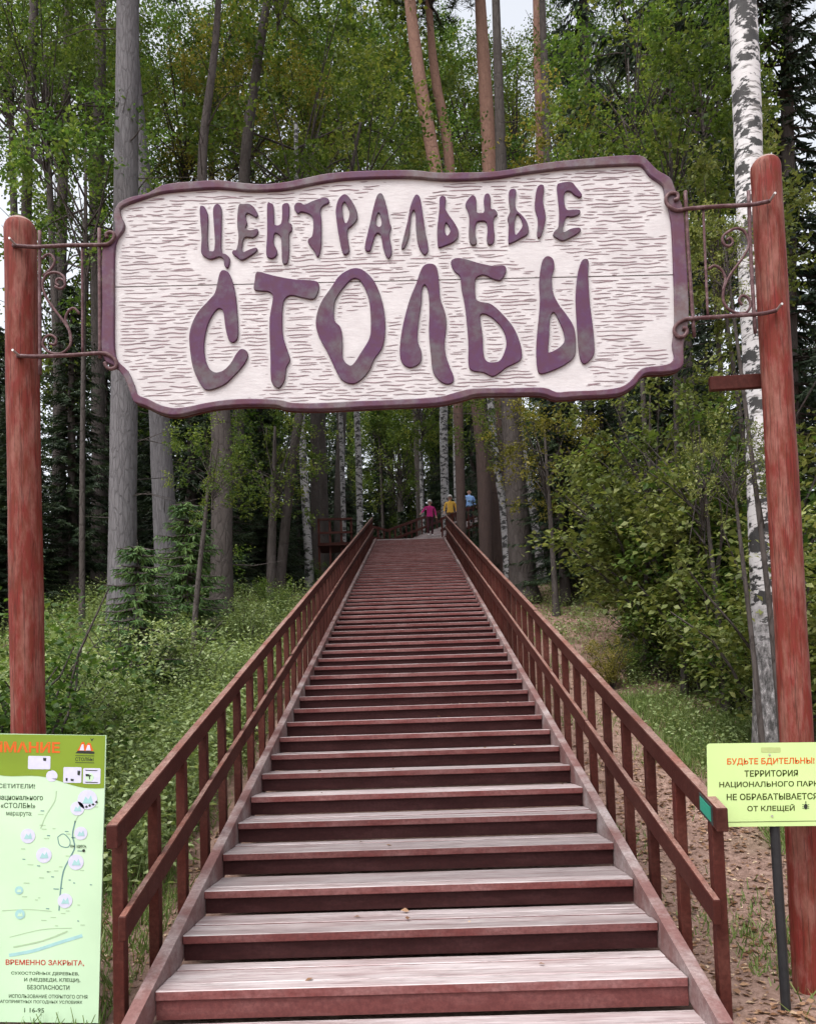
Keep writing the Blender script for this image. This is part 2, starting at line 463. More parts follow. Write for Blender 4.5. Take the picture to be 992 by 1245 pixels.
def build_ground():
    xs = np.concatenate([np.linspace(-160, -14, 24, endpoint=False), np.linspace(-14, 14, 141), np.linspace(14, 160, 25)[1:]])
    ys = np.concatenate([np.linspace(-60, -1, 14, endpoint=False), np.linspace(-1, 24, 126), np.linspace(24, 200, 70)[1:]])
    X, Y = np.meshgrid(xs, ys)
    Z = ground(X, Y)
    v = np.stack([X, Y, Z], -1).reshape(-1, 3)
    nx, ny = len(xs), len(ys)
    i = np.arange(nx * ny).reshape(ny, nx)
    q = np.stack([i[:-1, :-1], i[:-1, 1:], i[1:, 1:], i[1:, :-1]], -1).reshape(-1, 4)
    me = mesh_np('ground', v, q, smooth=True)
    tag(link('ground', me, MT['ground']), 'brown forest floor rising beside the staircase', None, None, 'structure')
build_ground()

# ------------------------------------------------------------------ staircase
def build_stairs():
    root = empty('wooden_staircase', S(0, 0, 0))
    tag(root, 'long red brown wooden staircase climbing into the forest between slatted railings', 'staircase')
    inv = root.matrix_world.copy(); inv.translation = root.location; inv = inv.inverted()
    def put(mb, name, mats, parent=None, bevel=0.0):
        me = mb.mesh(name, bevel=bevel)
        o = link(name, me, mats, root if parent is None else parent)
        return o
    # everything is written in stair-local axes and turned by the small yaw on the root
    root.rotation_euler = (0, 0, -SYAW)
    HW = 1.43
    # one plank mesh for each of the four boards of a tread (shared), front board carries the nosing face
    nb = 4; gap = .011; pd = (ST - gap * nb) / nb
    planks = []
    for b in range(nb):
        variants = []
        for v in range(3):
            mb = MB(); y0 = b * (pd + gap); th = .052 if b == 0 else .048
            dz = -.002 * ((b * 3 + v * 5) % 4) if b else 0
            mb.hexa([(-HW, y0, dz - th), (HW, y0, dz - th), (HW, y0 + pd, dz - th), (-HW, y0 + pd, dz - th),
                     (-HW, y0, dz), (HW, y0, dz), (HW, y0 + pd, dz), (-HW, y0 + pd, dz)])
            me = mb.mesh('plank', bevel=.004)
            me.materials.append(MT['nosing']); me.materials.append(MT['tread'])
            for p in me.polygons: p.material_index = 1 if p.normal.z > .6 else 0
            variants.append(me)
        planks.append(variants)
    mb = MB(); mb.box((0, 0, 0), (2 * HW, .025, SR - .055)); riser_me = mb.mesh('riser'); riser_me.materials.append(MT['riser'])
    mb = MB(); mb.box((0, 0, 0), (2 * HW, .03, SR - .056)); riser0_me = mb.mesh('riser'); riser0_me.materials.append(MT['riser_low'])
    mb = MB()
    mb.box((0, ST * .5, -.07), (2 * HW - .1, ST - .12, .03))
    bearer_me = mb.mesh('tread'); bearer_me.materials.append(MT['riser'])
    for k in range(NSTEP):
        t = bpy.data.objects.new('tread', bearer_me); COL.objects.link(t); t.parent = root
        t.location = (0, k * ST, SZ0 + k * SR)
        for b in range(nb):
            p = bpy.data.objects.new('plank', planks[b][(k * 7 + b * 2) % 3]); COL.objects.link(p); p.parent = t
            p.location = (random.uniform(-.004, .004), 0, random.uniform(-.0015, .0015)); p.rotation_euler = (0, random.uniform(-.0012, .0012), 0)
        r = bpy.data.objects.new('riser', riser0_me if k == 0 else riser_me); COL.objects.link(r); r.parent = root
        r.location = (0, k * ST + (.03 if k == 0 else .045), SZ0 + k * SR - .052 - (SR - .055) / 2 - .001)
    # lowest pad, flush with the ground
    mb = MB()
    for j in range(3):
        y = -.02 - .19 * (j + 1) + .08
        mb.box((0, y, .0), (2 * HW + .02, .18, .06))
    put(mb, 'ground_pad', [MT['tread']], bevel=.004)
    # stringers: closed boards whose top edge runs along the nosings
    L1 = LAND_Y
    for s in (-1, 1):
        x0, x1 = s * HW + s * .004, s * (HW + .075)
        def zz(y): return SZ0 + y * SLOPE
        ya, yb = -.42, L1 + .1
        mb = MB(); n = 9
        for i in range(n):
            a, c = ya + (yb - ya) * i / n, ya + (yb - ya) * (i + 1) / n - .004
            lo_a, lo_c = max(zz(a) - .25, -.06), max(zz(c) - .25, -.06)
            hi_a, hi_c = zz(a) + .035, zz(c) + .035
            xa, xb = min(x0, x1), max(x0, x1)
            mb.hexa([(xa, a, lo_a), (xb, a, lo_a), (xb, c, lo_c), (xa, c, lo_c), (xa, a, hi_a), (xb, a, hi_a), (xb, c, hi_c), (xa, c, hi_c)])
        put(mb, 'stringer', [MT['stringer']])
        # railing
        def board(y0, y1, top, h, xc, th, name, mats):
            mb = MB(); n = max(1, round((y1 - y0) / 3.2))
            for i in range(n):
                a, c = y0 + (y1 - y0) * i / n, y0 + (y1 - y0) * (i + 1) / n - (.003 if i < n - 1 else 0)
                j = random.uniform(-.004, .004)
                za, zc = zz(a) + top + j, zz(c) + top + j
                mb.hexa([(xc - th / 2, a, za - h), (xc + th / 2, a, za - h), (xc + th / 2, c, zc - h), (xc - th / 2, c, zc - h),
                         (xc - th / 2, a, za), (xc + th / 2, a, za), (xc + th / 2, c, zc), (xc - th / 2, c, zc)])
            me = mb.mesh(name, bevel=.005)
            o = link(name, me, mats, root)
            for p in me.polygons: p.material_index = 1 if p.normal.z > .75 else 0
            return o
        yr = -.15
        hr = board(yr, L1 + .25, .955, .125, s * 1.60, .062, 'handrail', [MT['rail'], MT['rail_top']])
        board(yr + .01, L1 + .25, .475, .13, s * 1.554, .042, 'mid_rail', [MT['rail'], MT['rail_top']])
        # posts
        mb = MB(); mb.box((0, 0, 0), (.062, .07, 1.0)); pme = mb.mesh('post', bevel=.004); pme.materials.append(MT['rail'])
        y = yr + .13; k = 0
        while y < L1 + .2:
            w = S(s * 1.635, y, 0)
            gz = ground(float(w.x), float(w.y)) - .08
            top = zz(y) + .955 - .128
            xp = s * 1.607
            p = bpy.data.objects.new('post', pme); COL.objects.link(p); p.parent = root
            p.location = (xp - s * .0, y, (gz + top) / 2); p.scale = (1, 1, top - gz)
            p.rotation_euler = (0, 0, random.uniform(-.03, .03))
            y += .60; k += 1
        if s == 1:   # reflective green plaque on the inside of the lower end
            mb = MB(); a, c = yr + .05, yr + .24
            za, zc = zz(a) + .955, zz(c) + .955
            for (g, x, lo, hi) in ((0, 1.5668, .115, .012),):
                mb.hexa([(x - .002, a, za - lo), (x + .002, a, za - lo), (x + .002, c, zc - lo), (x - .002, c, zc - lo), (x - .002, a, za - hi), (x + .002, a, za - hi), (x + .002, c, zc - hi), (x - .002, c, zc - hi)])
            pl = link('plaque', mb.mesh('plaque'), [MT['plaque_dark']], hr)
            mb = MB(); a, c = a + .018, c - .018
            za, zc = zz(a) + .955, zz(c) + .955
            x = 1.5628
            mb.hexa([(x - .0015, a, za - .10), (x + .0015, a, za - .10), (x + .0015, c, zc - .10), (x - .0015, c, zc - .10), (x - .0015, a, za - .027), (x + .0015, a, za - .027), (x + .0015, c, zc - .027), (x - .0015, c, zc - .027)])
            link('plaque_face', mb.mesh('plaque_face'), [MT['plaque']], hr)
    # top landing
    mb = MB()
    for j in range(18):
        mb.box((0, L1 + .07 + j * .145, LAND_Z + SR - .03), (3.3, .138, .05))
    put(mb, 'landing', [MT['tread']])
    return root
build_stairs()

def build_upper_flight():
    """the next flight leaves the landing towards the right"""
    root = empty('upper_staircase', S(0, LAND_Y + 1.3, 0))
    tag(root, 'short upper flight with slatted railing turning right at the top of the stairs', 'staircase')
    z0 = LAND_Z + SR
    ang = math.radians(-38)
    root.rotation_euler = (0, 0, ang)
    hw = 1.5
    mb = MB(); mb.box((0, 0, 0), (2 * hw, .42, .05)); tme = mb.mesh('tread'); tme.materials.append(MT['tread'])
    mb = MB(); mb.box((0, 0, 0), (2 * hw, .03, .14)); rme = mb.mesh('riser'); rme.materials.append(MT['riser_low'])
    for k in range(14):
        t = bpy.data.objects.new('tread', tme); COL.objects.link(t); t.parent = root; t.location = (0, .5 + k * .4, z0 + .16 * (k + 1) - .025)
        t = bpy.data.objects.new('riser', rme); COL.objects.link(t); t.parent = root; t.location = (0, .32 + k * .4, z0 + .16 * (k + 1) - .125)
    mb = MB(); mb.box((0, 0, 0), (.06, .06, 1.0)); pme = mb.mesh('post'); pme.materials.append(MT['rail'])
    for s in (-1, 1):
        pts = [(-1.2 if s < 0 else .3, 0), (.3, 0), (6.0, .4 * 5.7)]
        for (h, nm) in ((1.0, 'handrail'), (.5, 'mid_rail'), (.1, 'stringer')):
            mb = MB(); th = .05
            for (ya, za), (yb, zb) in zip(pts[:-1], pts[1:]):
                if yb - ya < .05: continue
                xa, xb = s * hw - th / 2, s * hw + th / 2
                a, c = z0 + za + h, z0 + zb + h
                mb.hexa([(xa, ya, a - .12), (xb, ya, a - .12), (xb, yb, c - .12), (xa, yb, c - .12), (xa, ya, a), (xb, ya, a), (xb, yb, c), (xa, yb, c)])
            link(nm, mb.mesh(nm), [MT['rail']], root)
        y = pts[0][0] + .04
        while y < 6.0:
            z = z0 + max(0, y - .3) * .4
            p = bpy.data.objects.new('post', pme); COL.objects.link(p); p.parent = root
            p.location = (s * (hw + .058), y, z + .3); p.scale = (1, 1, 1.4)
            y += .42
build_upper_flight()

def build_side_platform():
    """low deck and rail standing left of the upper stairs"""
    d = 27.0
    a, b = P(386, 632, d), P(428, 630, d)
    root = empty('side_platform', (a.x, d, ground(float(a.x), d)))
    tag(root, 'small dark red railed platform left of the upper staircase', 'platform')
    ox = Vector(root.location)
    def bx(c, s, nm):
        mb = MB(); mb.box(Vector(c) - ox, s); mb.build(nm, [MT['rail']], root)
    xm, wd = (a.x + b.x) / 2, (b.x - a.x)
    bx((xm, d, a.z), (wd, .06, .07), 'handrail')
    bx((xm, d, a.z - .45), (wd, .05, .07), 'mid_rail')
    bx((xm, d + .5, a.z - .85), (wd, 1.2, .10), 'deck')
    for f in (0.03, .35, .68, .97):
        x = a.x + wd * f
        zb = ground(float(x), d) - .1
        bx((x, d + .06, (a.z + zb) / 2), (.07, .06, a.z - zb), 'post')
build_side_platform()

# ------------------------------------------------------------------ entrance gate
def Z5(l): return [(200 + x / 3.307, 200 + y / 3.307) for x, y in l]
def Z6(l): return [(470 + x / 3.307, 200 + y / 3.307) for x, y in l]
def Z3(l): return [(0 + x / 3.307, 180 + y / 3.307) for x, y in l]
def Z4(l): return [(692 + x / 3.307, 180 + y / 3.307) for x, y in l]
LETTERS = [
 [Z5([(145,178),(155,170),(168,180),(178,215),(176,290),(180,345),(190,352),(202,348),(205,310),(200,230),(198,185),(208,165),(222,165),(232,185),(232,260),(232,350),(250,365),(265,380),(262,412),(253,420),(243,408),(240,385),(222,375),(190,385),(165,375),(150,355),(152,300),(147,230)])],
 [Z5([(300,170),(320,163),(345,163),(365,180),(378,205),(370,217),(355,208),(335,200),(328,215),(335,240),(328,262),(350,268),(375,262),(378,280),(360,297),(325,298),(315,330),(318,355),(345,345),(370,338),(375,350),(350,370),(315,388),(295,378),(275,360),(280,348),(292,345),(300,300),(295,240)])],
 [Z5([(415,165),(430,160),(440,170),(442,215),(445,245),(462,248),(472,235),(475,200),(475,170),(487,160),(503,165),(503,205),(500,235),(513,245),(513,270),(503,285),(503,350),(498,395),(485,405),(475,392),(473,340),(470,300),(460,285),(445,282),(441,320),(455,350),(452,370),(435,382),(415,375),(411,350),(415,270)])],
 [Z5([(523,180),(530,160),(550,158),(565,165),(600,150),(640,138),(660,142),(662,158),(640,170),(628,190),(632,230),(632,320),(625,365),(615,375),(605,355),(580,320),(580,305),(595,290),(600,250),(595,215),(575,200),(550,195),(538,202)])],
 [Z5([(690,185),(700,145),(720,125),(738,130),(760,160),(775,195),(775,225),(755,250),(738,265),(738,300),(745,345),(738,362),(722,365),(712,340),(700,280),(693,230)]), Z5([(715,175),(725,155),(735,170),(745,195),(740,225),(730,240),(722,225)])],
 [Z5([(855,130),(868,120),(880,130),(895,180),(905,235),(912,255),(905,290),(915,350),(905,380),(893,375),(880,340),(872,295),(860,280),(848,290),(835,330),(828,350),(812,352),(806,335),(815,290),(828,235),(840,180)]), Z5([(850,240),(855,210),(862,198),(870,215),(873,245),(862,255)])],
 [Z6([(60,335),(70,290),(85,230),(95,175),(110,135),(122,125),(135,140),(145,200),(155,270),(165,320),(167,350),(155,367),(140,355),(125,320),(118,260),(117,210),(110,188),(100,205),(95,250),(90,295),(75,335),(65,343)])],
 [Z6([(213,140),(225,130),(238,140),(235,175),(245,200),(270,235),(288,270),(285,300),(265,318),(235,330),(210,338),(205,320),(203,270),(208,220),(212,180)]), Z6([(233,268),(238,238),(250,252),(256,272),(243,290)])],
 [Z6([(316,165),(330,140),(345,128),(358,138),(360,170),(362,195),(380,200),(392,190),(390,150),(395,125),(410,122),(417,140),(418,180),(435,185),(445,205),(435,215),(428,235),(433,290),(428,320),(412,327),(402,310),(405,260),(398,235),(375,232),(360,240),(355,280),(362,315),(352,328),(335,320),(330,280),(332,220),(325,190)])],
 [Z6([(492,110),(510,102),(520,112),(515,150),(520,185),(545,210),(565,240),(568,280),(540,300),(495,322),(488,310),(490,250),(485,220),(495,190),(490,150)]), Z6([(518,215),(527,205),(540,225),(545,250),(530,275),(517,285),(512,255)])],
 [Z6([(605,95),(620,85),(632,97),(627,150),(638,210),(632,250),(620,290),(610,300),(603,285),(607,230),(595,180),(597,130)])],
 [Z6([(683,90),(700,78),(740,75),(760,95),(783,125),(775,137),(755,128),(735,112),(715,118),(712,150),(722,185),(750,185),(775,188),(772,205),(745,215),(722,215),(712,240),(708,275),(740,262),(772,258),(778,272),(750,292),(710,310),(690,305),(668,288),(675,270),(688,255),(692,200),(688,150)])],
 [Z5([(225,440),(240,428),(262,440),(278,480),(290,540),(298,640),(298,695),(283,717),(262,710),(248,660),(240,600),(228,583),(208,592),(180,640),(165,700),(163,760),(178,815),(205,838),(240,830),(270,800),(290,765),(310,745),(332,752),(338,775),(320,810),(280,855),(240,890),(180,910),(150,890),(118,820),(103,720),(108,660),(135,600),(180,550),(205,520),(215,480)])],
 [Z5([(370,440),(385,435),(440,450),(520,465),(600,470),(622,485),(618,520),(600,545),(560,540),(515,530),(490,540),(478,570),(475,640),(480,700),(500,760),(507,790),(492,820),(485,870),(465,900),(445,895),(430,865),(428,780),(425,700),(425,620),(435,560),(437,530),(420,515),(385,512),(362,505),(365,470)])],
 [Z5([(735,430),(770,420),(805,432),(845,475),(875,550),(888,640),(880,730),(845,785),(825,830),(790,870),(755,885),(715,870),(690,830),(660,765),(625,700),(610,650),(615,600),(635,550),(670,500),(700,455)]), Z5([(690,545),(720,500),(755,465),(785,468),(810,510),(825,560),(830,640),(825,700),(790,760),(760,805),(740,808),(718,780),(717,720),(710,660),(685,630),(683,580)])],
 [Z6([(150,410),(175,402),(200,415),(210,470),(215,540),(235,600),(240,650),(233,720),(238,770),(255,820),(270,860),(262,882),(235,885),(205,865),(185,830),(178,770),(170,680),(172,600),(168,520),(155,488),(143,505),(140,560),(128,640),(125,710),(140,755),(138,795),(115,815),(85,818),(60,795),(53,750),(60,680),(75,610),(95,540),(120,480),(135,435)])],
 [Z6([(258,395),(280,380),(320,385),(370,400),(430,412),(470,410),(480,430),(460,468),(430,465),(390,448),(360,460),(355,490),(358,540),(375,555),(420,565),(470,610),(510,660),(535,720),(543,770),(530,795),(480,820),(455,840),(425,855),(390,840),(340,830),(328,800),(328,720),(320,620),(312,560),(300,500),(295,455),(270,430)]), Z6([(375,615),(395,605),(430,625),(465,665),(480,710),(475,750),(455,790),(425,798),(400,792),(388,760),(385,690)])],
 [Z6([(615,440),(625,390),(645,372),(668,385),(672,420),(662,460),(668,520),(690,565),(720,605),(748,650),(758,700),(755,770),(720,805),(670,830),(620,845),(605,825),(600,760),(603,690),(610,620),(615,550),(612,490)]), Z6([(655,625),(670,598),(690,630),(710,680),(712,715),(690,740),(655,758),(648,750),(652,690)])],
 [Z6([(780,395),(798,383),(810,395),(808,450),(815,560),(825,640),(833,720),(830,770),(800,803),(780,795),(770,750),(765,680),(760,600),(758,530),(765,450)])],
]
OUTER = [(126,433),(126,370),(126,306),(136,294),(142,280),(140,264),(145,250),(160,242),(181,237),(197,228),(218,224),(242,222.5),(266,221),(291,224),(321,226),(351,223),(375,218),(400,213),(442,210),(500,209),(530,212),(561,212),(597,211),(621,208),(639,204),(664,200),(692,197),(722,194),(752,191.5),(777,191.5),(786,197),(798,209),(813,218),(818,228),(822,240),(829.6,258),(832,300),(834,331),(836,389),(829.6,420),(829.6,443),(822,451),(807,454),(786,455),(778,460),(771,469),(755.5,479),(737,482),(705,483.5),(676,485.5),(657,480),(621,480),(580,481),(561,486),(530,492),(470,495),(430,497),(390,499),(350,498),(335,494),(300,493.5),(266,496),(242,500.5),(224,505),(209,506),(193.5,502),(178,494.5),(165,490),(160,479),(153,461),(142,447)]
INNER = [(140.6,422),(140.6,370),(140.6,331),(142,298),(151,283),(153,274),(148,262),(151,252.6),(181,241.5),(200,236),(230,233),(266,231),(300,234),(325,234),(351,232),(381,226),(412,221),(450,218.5),(500,218),(536.5,221),(573,220.6),(606,218),(633,213.6),(663.5,209.5),(692,206.5),(740,203.5),(770,202.5),(780,204.5),(789,216),(804,227),(807,240),(814.5,271),(817.5,331),(819,392),(816,420),(818.4,435),(813,443),(800,446),(783,448),(774,454),(764.6,465),(752.5,472),(728,475.5),(692,477),(676,478),(660,472.5),(621,473),(576,473.6),(554.7,478),(530.5,484),(470,487.5),(430,489),(390,491),(358,491),(338,487),(300,486),(275,487.5),(251,491),(230,495.5),(212,497),(196.5,493.5),(181,486),(169,481),(165,470),(157,452),(145,440)]

def inside(pt, poly):
    x, y = pt; r = False; j = len(poly) - 1
    for i in range(len(poly)):
        xi, yi = poly[i]; xj, yj = poly[j]
        if (yi > y) != (yj > y) and x < (xj - xi) * (y - yi) / (yj - yi) + xi: r = not r
        j = i
    return r

DL, DR = 4.86, 4.70
def build_gate():
    root = empty('entrance_gate', (0, 4.78, 0))
    tag(root, 'entrance gate with carved white name board between two red log posts', 'gate')
    off = Vector(root.location)
    tl, tr, bl = P(25, 300, DL), P(930, 240, DR), P(30, 700, DL)
    bl = tl + Vector((0.005, 0, -2))
    front = Plane(tl, tr, bl)
    def fix(o):
        for v in o.data.vertices: v.co -= off
        return o
    # posts: turned logs with domed tops and slightly uneven girth
    def post(pxs, d, lean):
        pts_px, w = pxs
        rad0 = w / 2 * d / FPX
        top = P(pts_px[0][0], pts_px[0][1], d); low = P(pts_px[1][0], pts_px[1][1], d)
        dirv = (top - low).normalized()
        base = low + dirv * ((-.25 - low.z) / dirv.z)
        L = (top - base).length; mb = MB(); pts, rad = [], []
        n = 46
        for i in range(n):
            t = i / (n - 1) * (L - rad0 * .9)
            pts.append(base + dirv * t); rad.append(rad0 * (1.05 - .05 * t / L) * (1 + .012 * math.sin(t * 5 + d * 9) + random.uniform(-.006, .006)))
        for j in range(1, 7):
            a = j / 6 * math.pi / 2
            pts.append(base + dirv * (L - rad0 * .9 + rad0 * .9 * math.sin(a))); rad.append(max(.004, rad0 * math.cos(a)))
        pts = [p - off for p in pts]
        mb.tube(pts, rad, 24, jitter=.008)
        me = mb.mesh('post', smooth=True)
        o = link('post', me, [MT['post'], MT['post_top']], root)
        for p in me.polygons:
            if p.center.z > pts[-1].z - .05 and p.normal.z > .5: p.material_index = 1
        return base, dirv, rad0
    lp = post((((25, 265), (35, 880)), 38.5), DL + .075, 0)
    rp = post((((929.5, 191), (968, 900)), 36.5), DR + .075, 0)
    # board nailed across the back of the right post
    a, b = P(862, 468, DR + .16), P(935, 462, DR + .16)
    mb = MB(); mb.box((a + b) / 2 - off, ((b - a).length, .035, .085), Matrix.Rotation(-.03, 3, 'Y')); mb.build('cross_board', [MT['rail']], root, bevel=.004)
    # sign: back panel, two planks with a seam, carved frame, grooves, letters
    O, I = smooth_loop(OUTER, 3), smooth_loop(INNER, 3)
    back = fix(shape('sign_board', [O], front, -.045, .02, [MT['rail']], root))
    seam = lambda x: 349 - (x - 140) * (349 - 334) / 680
    def halves(upper):
        loop = []
        for i in range(len(I)):
            p, q = I[i], I[(i + 1) % len(I)]
            fp, fq = p[1] - seam(p[0]), q[1] - seam(q[0])
            g = .7
            sgn = -1 if upper else 1
            if fp * sgn > g: loop.append(p)
            if (fp * sgn - g) * (fq * sgn - g) < 0:
                t = (sgn * g - fp) / (fq - fp); loop.append((p[0] + (q[0] - p[0]) * t, p[1] + (q[1] - p[1]) * t))
        return loop
    for up in (True, False):
        fix(shape('plank', [halves(up)], front, -.0248, .0245, [MT['signwhite']], back))
    fix(shape('frame', [O, [(x, y) for x, y in I]], front, -.0246, .046, [MT['frame']], back, bev=.006))
    polys = [[smooth_loop(l, 4) for l in L] for L in LETTERS]
    for L in polys:
        fix(shape('letter', L, front, -.0003, .014, [MT['letter']], back, bev=.0035))
    # carved strokes
    outl = [L[0] for L in polys]; holes = [h for L in polys for h in L[1:]]
    bbs = [(min(p[0] for p in o) - 3, min(p[1] for p in o) - 3, max(p[0] for p in o) + 3, max(p[1] for p in o) + 3) for o in outl]
    def blocked(x, y):
        for o, bb in zip(outl, bbs):
            if bb[0] < x < bb[2] and bb[1] < y < bb[3]:
                for dx, dy in ((0, 0), (2.2, 0), (-2.2, 0), (0, 1.6), (0, -1.6)):
                    if inside((x + dx, y + dy), o) and not any(inside((x + dx, y + dy), h) for h in holes): return True
        return False
    Iin = [(x, y) for x, y in I]
    rs = random.Random(5); mb = MB()
    y = 196.0
    while y < 502:
        y += rs.uniform(3.7, 4.7)
        x = 140 + rs.uniform(0, 12)
        while x < 822:
            ln = rs.choice((rs.uniform(8, 18), rs.uniform(18, 40), rs.uniform(30, 66)))
            yy = y - (x - 140) * .022 + rs.uniform(-1.1, 1.1); sl = rs.uniform(-.035, .012) - .02
            n = max(2, int(ln / 3.0)); wob = rs.uniform(0, 6); amp = rs.uniform(.1, .75); run = []
            w0 = rs.uniform(.34, .66)
            def flush(run):
                if len(run) < 2: return
                vv = []; ff = []
                for i, (a, b_) in enumerate(run):
                    e = w0 * (min(1.0, .35 + .5 * min(i, len(run) - 1 - i)))
                    vv += [front(a, b_ - e, .0012) - off, front(a, b_ + e, .0012) - off]
                for i in range(len(run) - 1): ff.append((2 * i, 2 * i + 1, 2 * i + 3, 2 * i + 2))
                mb.add(vv, ff)
            for i in range(n + 1):
                xx = x + ln * i / n; y2 = yy + sl * (xx - x) + amp * math.sin(wob + xx * .22)
                ok = inside((xx, y2 - 2), Iin) and inside((xx, y2 + 2), Iin) and inside((xx - 4, y2), Iin) and inside((xx + 4, y2), Iin) and not blocked(xx, y2) and (math.sin(xx * .031 + 1.3 * math.sin(y2 * .05)) + math.sin(y2 * .043 + xx * .017 + 2) < 1.25) and abs(y2 - seam(xx)) > 1.2
                if ok: run.append((xx, y2))
                else: flush(run); run = []
            flush(run)
            x += ln + rs.choice((rs.uniform(2, 6), rs.uniform(4, 18)))
    g = mb.build('carved_strokes', [MT['groove']], back); g['kind'] = 'stuff'
    # iron brackets
    def bracket(side):
        Z = Z3 if side < 0 else Z4
        def tube3(pts_px, r, o_, closed=False, n=6, sm=4):
            pts = smooth_loop([(*p, 0) for p in Z(pts_px)], sm, False)
            return [front(p[0], p[1], o_) - off for p in pts], r
        mb = MB(); R = .0115; dz = .028
        if side < 0:
            hz = [[(62, 402), (150, 408), (280, 402), (410, 400), (445, 396), (466, 375), (466, 355), (450, 350), (437, 358), (440, 372)],
                  [(78, 843), (150, 846), (280, 842), (415, 833), (450, 842), (475, 865), (474, 888), (455, 896), (438, 888), (430, 870)]]
            vt = [[(166, 340), (167, 600), (168, 915)], [(405, 330), (407, 600), (408, 850)]]
            bars = [[(336, 405), (337, 600), (338, 838)]]
            scroll = [[(178, 452), (190, 438), (212, 435), (227, 462), (212, 492), (180, 520)],
                      [(244, 560), (232, 548), (240, 532), (262, 538), (268, 558), (250, 572), (228, 562)],
                      [(268, 556), (264, 525), (232, 506), (195, 516), (178, 552), (190, 600), (222, 650), (262, 702), (290, 752), (288, 800), (255, 830), (210, 828), (180, 800), (186, 770), (210, 757), (232, 772), (228, 796), (208, 792)],
                      [(326, 672), (305, 650), (282, 662), (270, 695), (285, 740), (292, 790)]]
            bolts = [(75, 402), (88, 843)]
        else:
            hz = [[(798, 225), (720, 240), (600, 246), (480, 255), (425, 262), (392, 245), (382, 215), (398, 195), (425, 195), (430, 215), (415, 222)],
                  [(825, 662), (760, 676), (620, 686), (500, 694), (455, 700), (420, 725), (418, 755), (440, 770), (462, 758), (465, 738), (448, 735)]]
            vt = [[(462, 180), (474, 420), (498, 765)], [(715, 180), (725, 450), (742, 750)]]
            bars = [[(534, 255), (542, 450), (552, 680)]]
            scroll = [[(640, 402), (618, 396), (610, 368), (632, 345), (668, 330), (700, 345), (716, 395), (692, 448), (645, 510), (616, 570), (616, 628), (650, 664), (700, 670), (722, 642), (714, 610), (690, 600), (676, 618), (690, 638)],
                      [(640, 402), (652, 385), (640, 368), (628, 378)],
                      [(554, 492), (580, 480), (608, 498), (622, 535), (612, 580)]]
            bolts = [(797, 226), (824, 662)]
        for h in hz: p, r = tube3(h, R, dz); mb.tube(p, R, 6)
        for v in vt: p, r = tube3(v, R, dz - .012); mb.tube(p, R * 1.0, 6)
        br = mb.build('bracket', [MT['iron']], root, smooth=True)
        for s_ in scroll:
            p, r = tube3(s_, .006, dz - .010); m2 = MB(); m2.tube(p, .0082, 6); m2.build('scroll', [MT['iron']], br, smooth=True)
        for s_ in bars:
            p, r = tube3(s_, .006, dz - .012); m2 = MB(); m2.tube(p, .008, 6); m2.build('bar', [MT['iron']], br, smooth=True)
        for q in bolts:
            c = Z([q])[0]; m2 = MB(); a = front(c[0], c[1], .015) - off; b_ = front(c[0], c[1], .105) - off
            m2.tube([a, b_], .007, 8); m2.build('bolt', [MT['bolt']], br)
    bracket(-1); bracket(1)
build_gate()

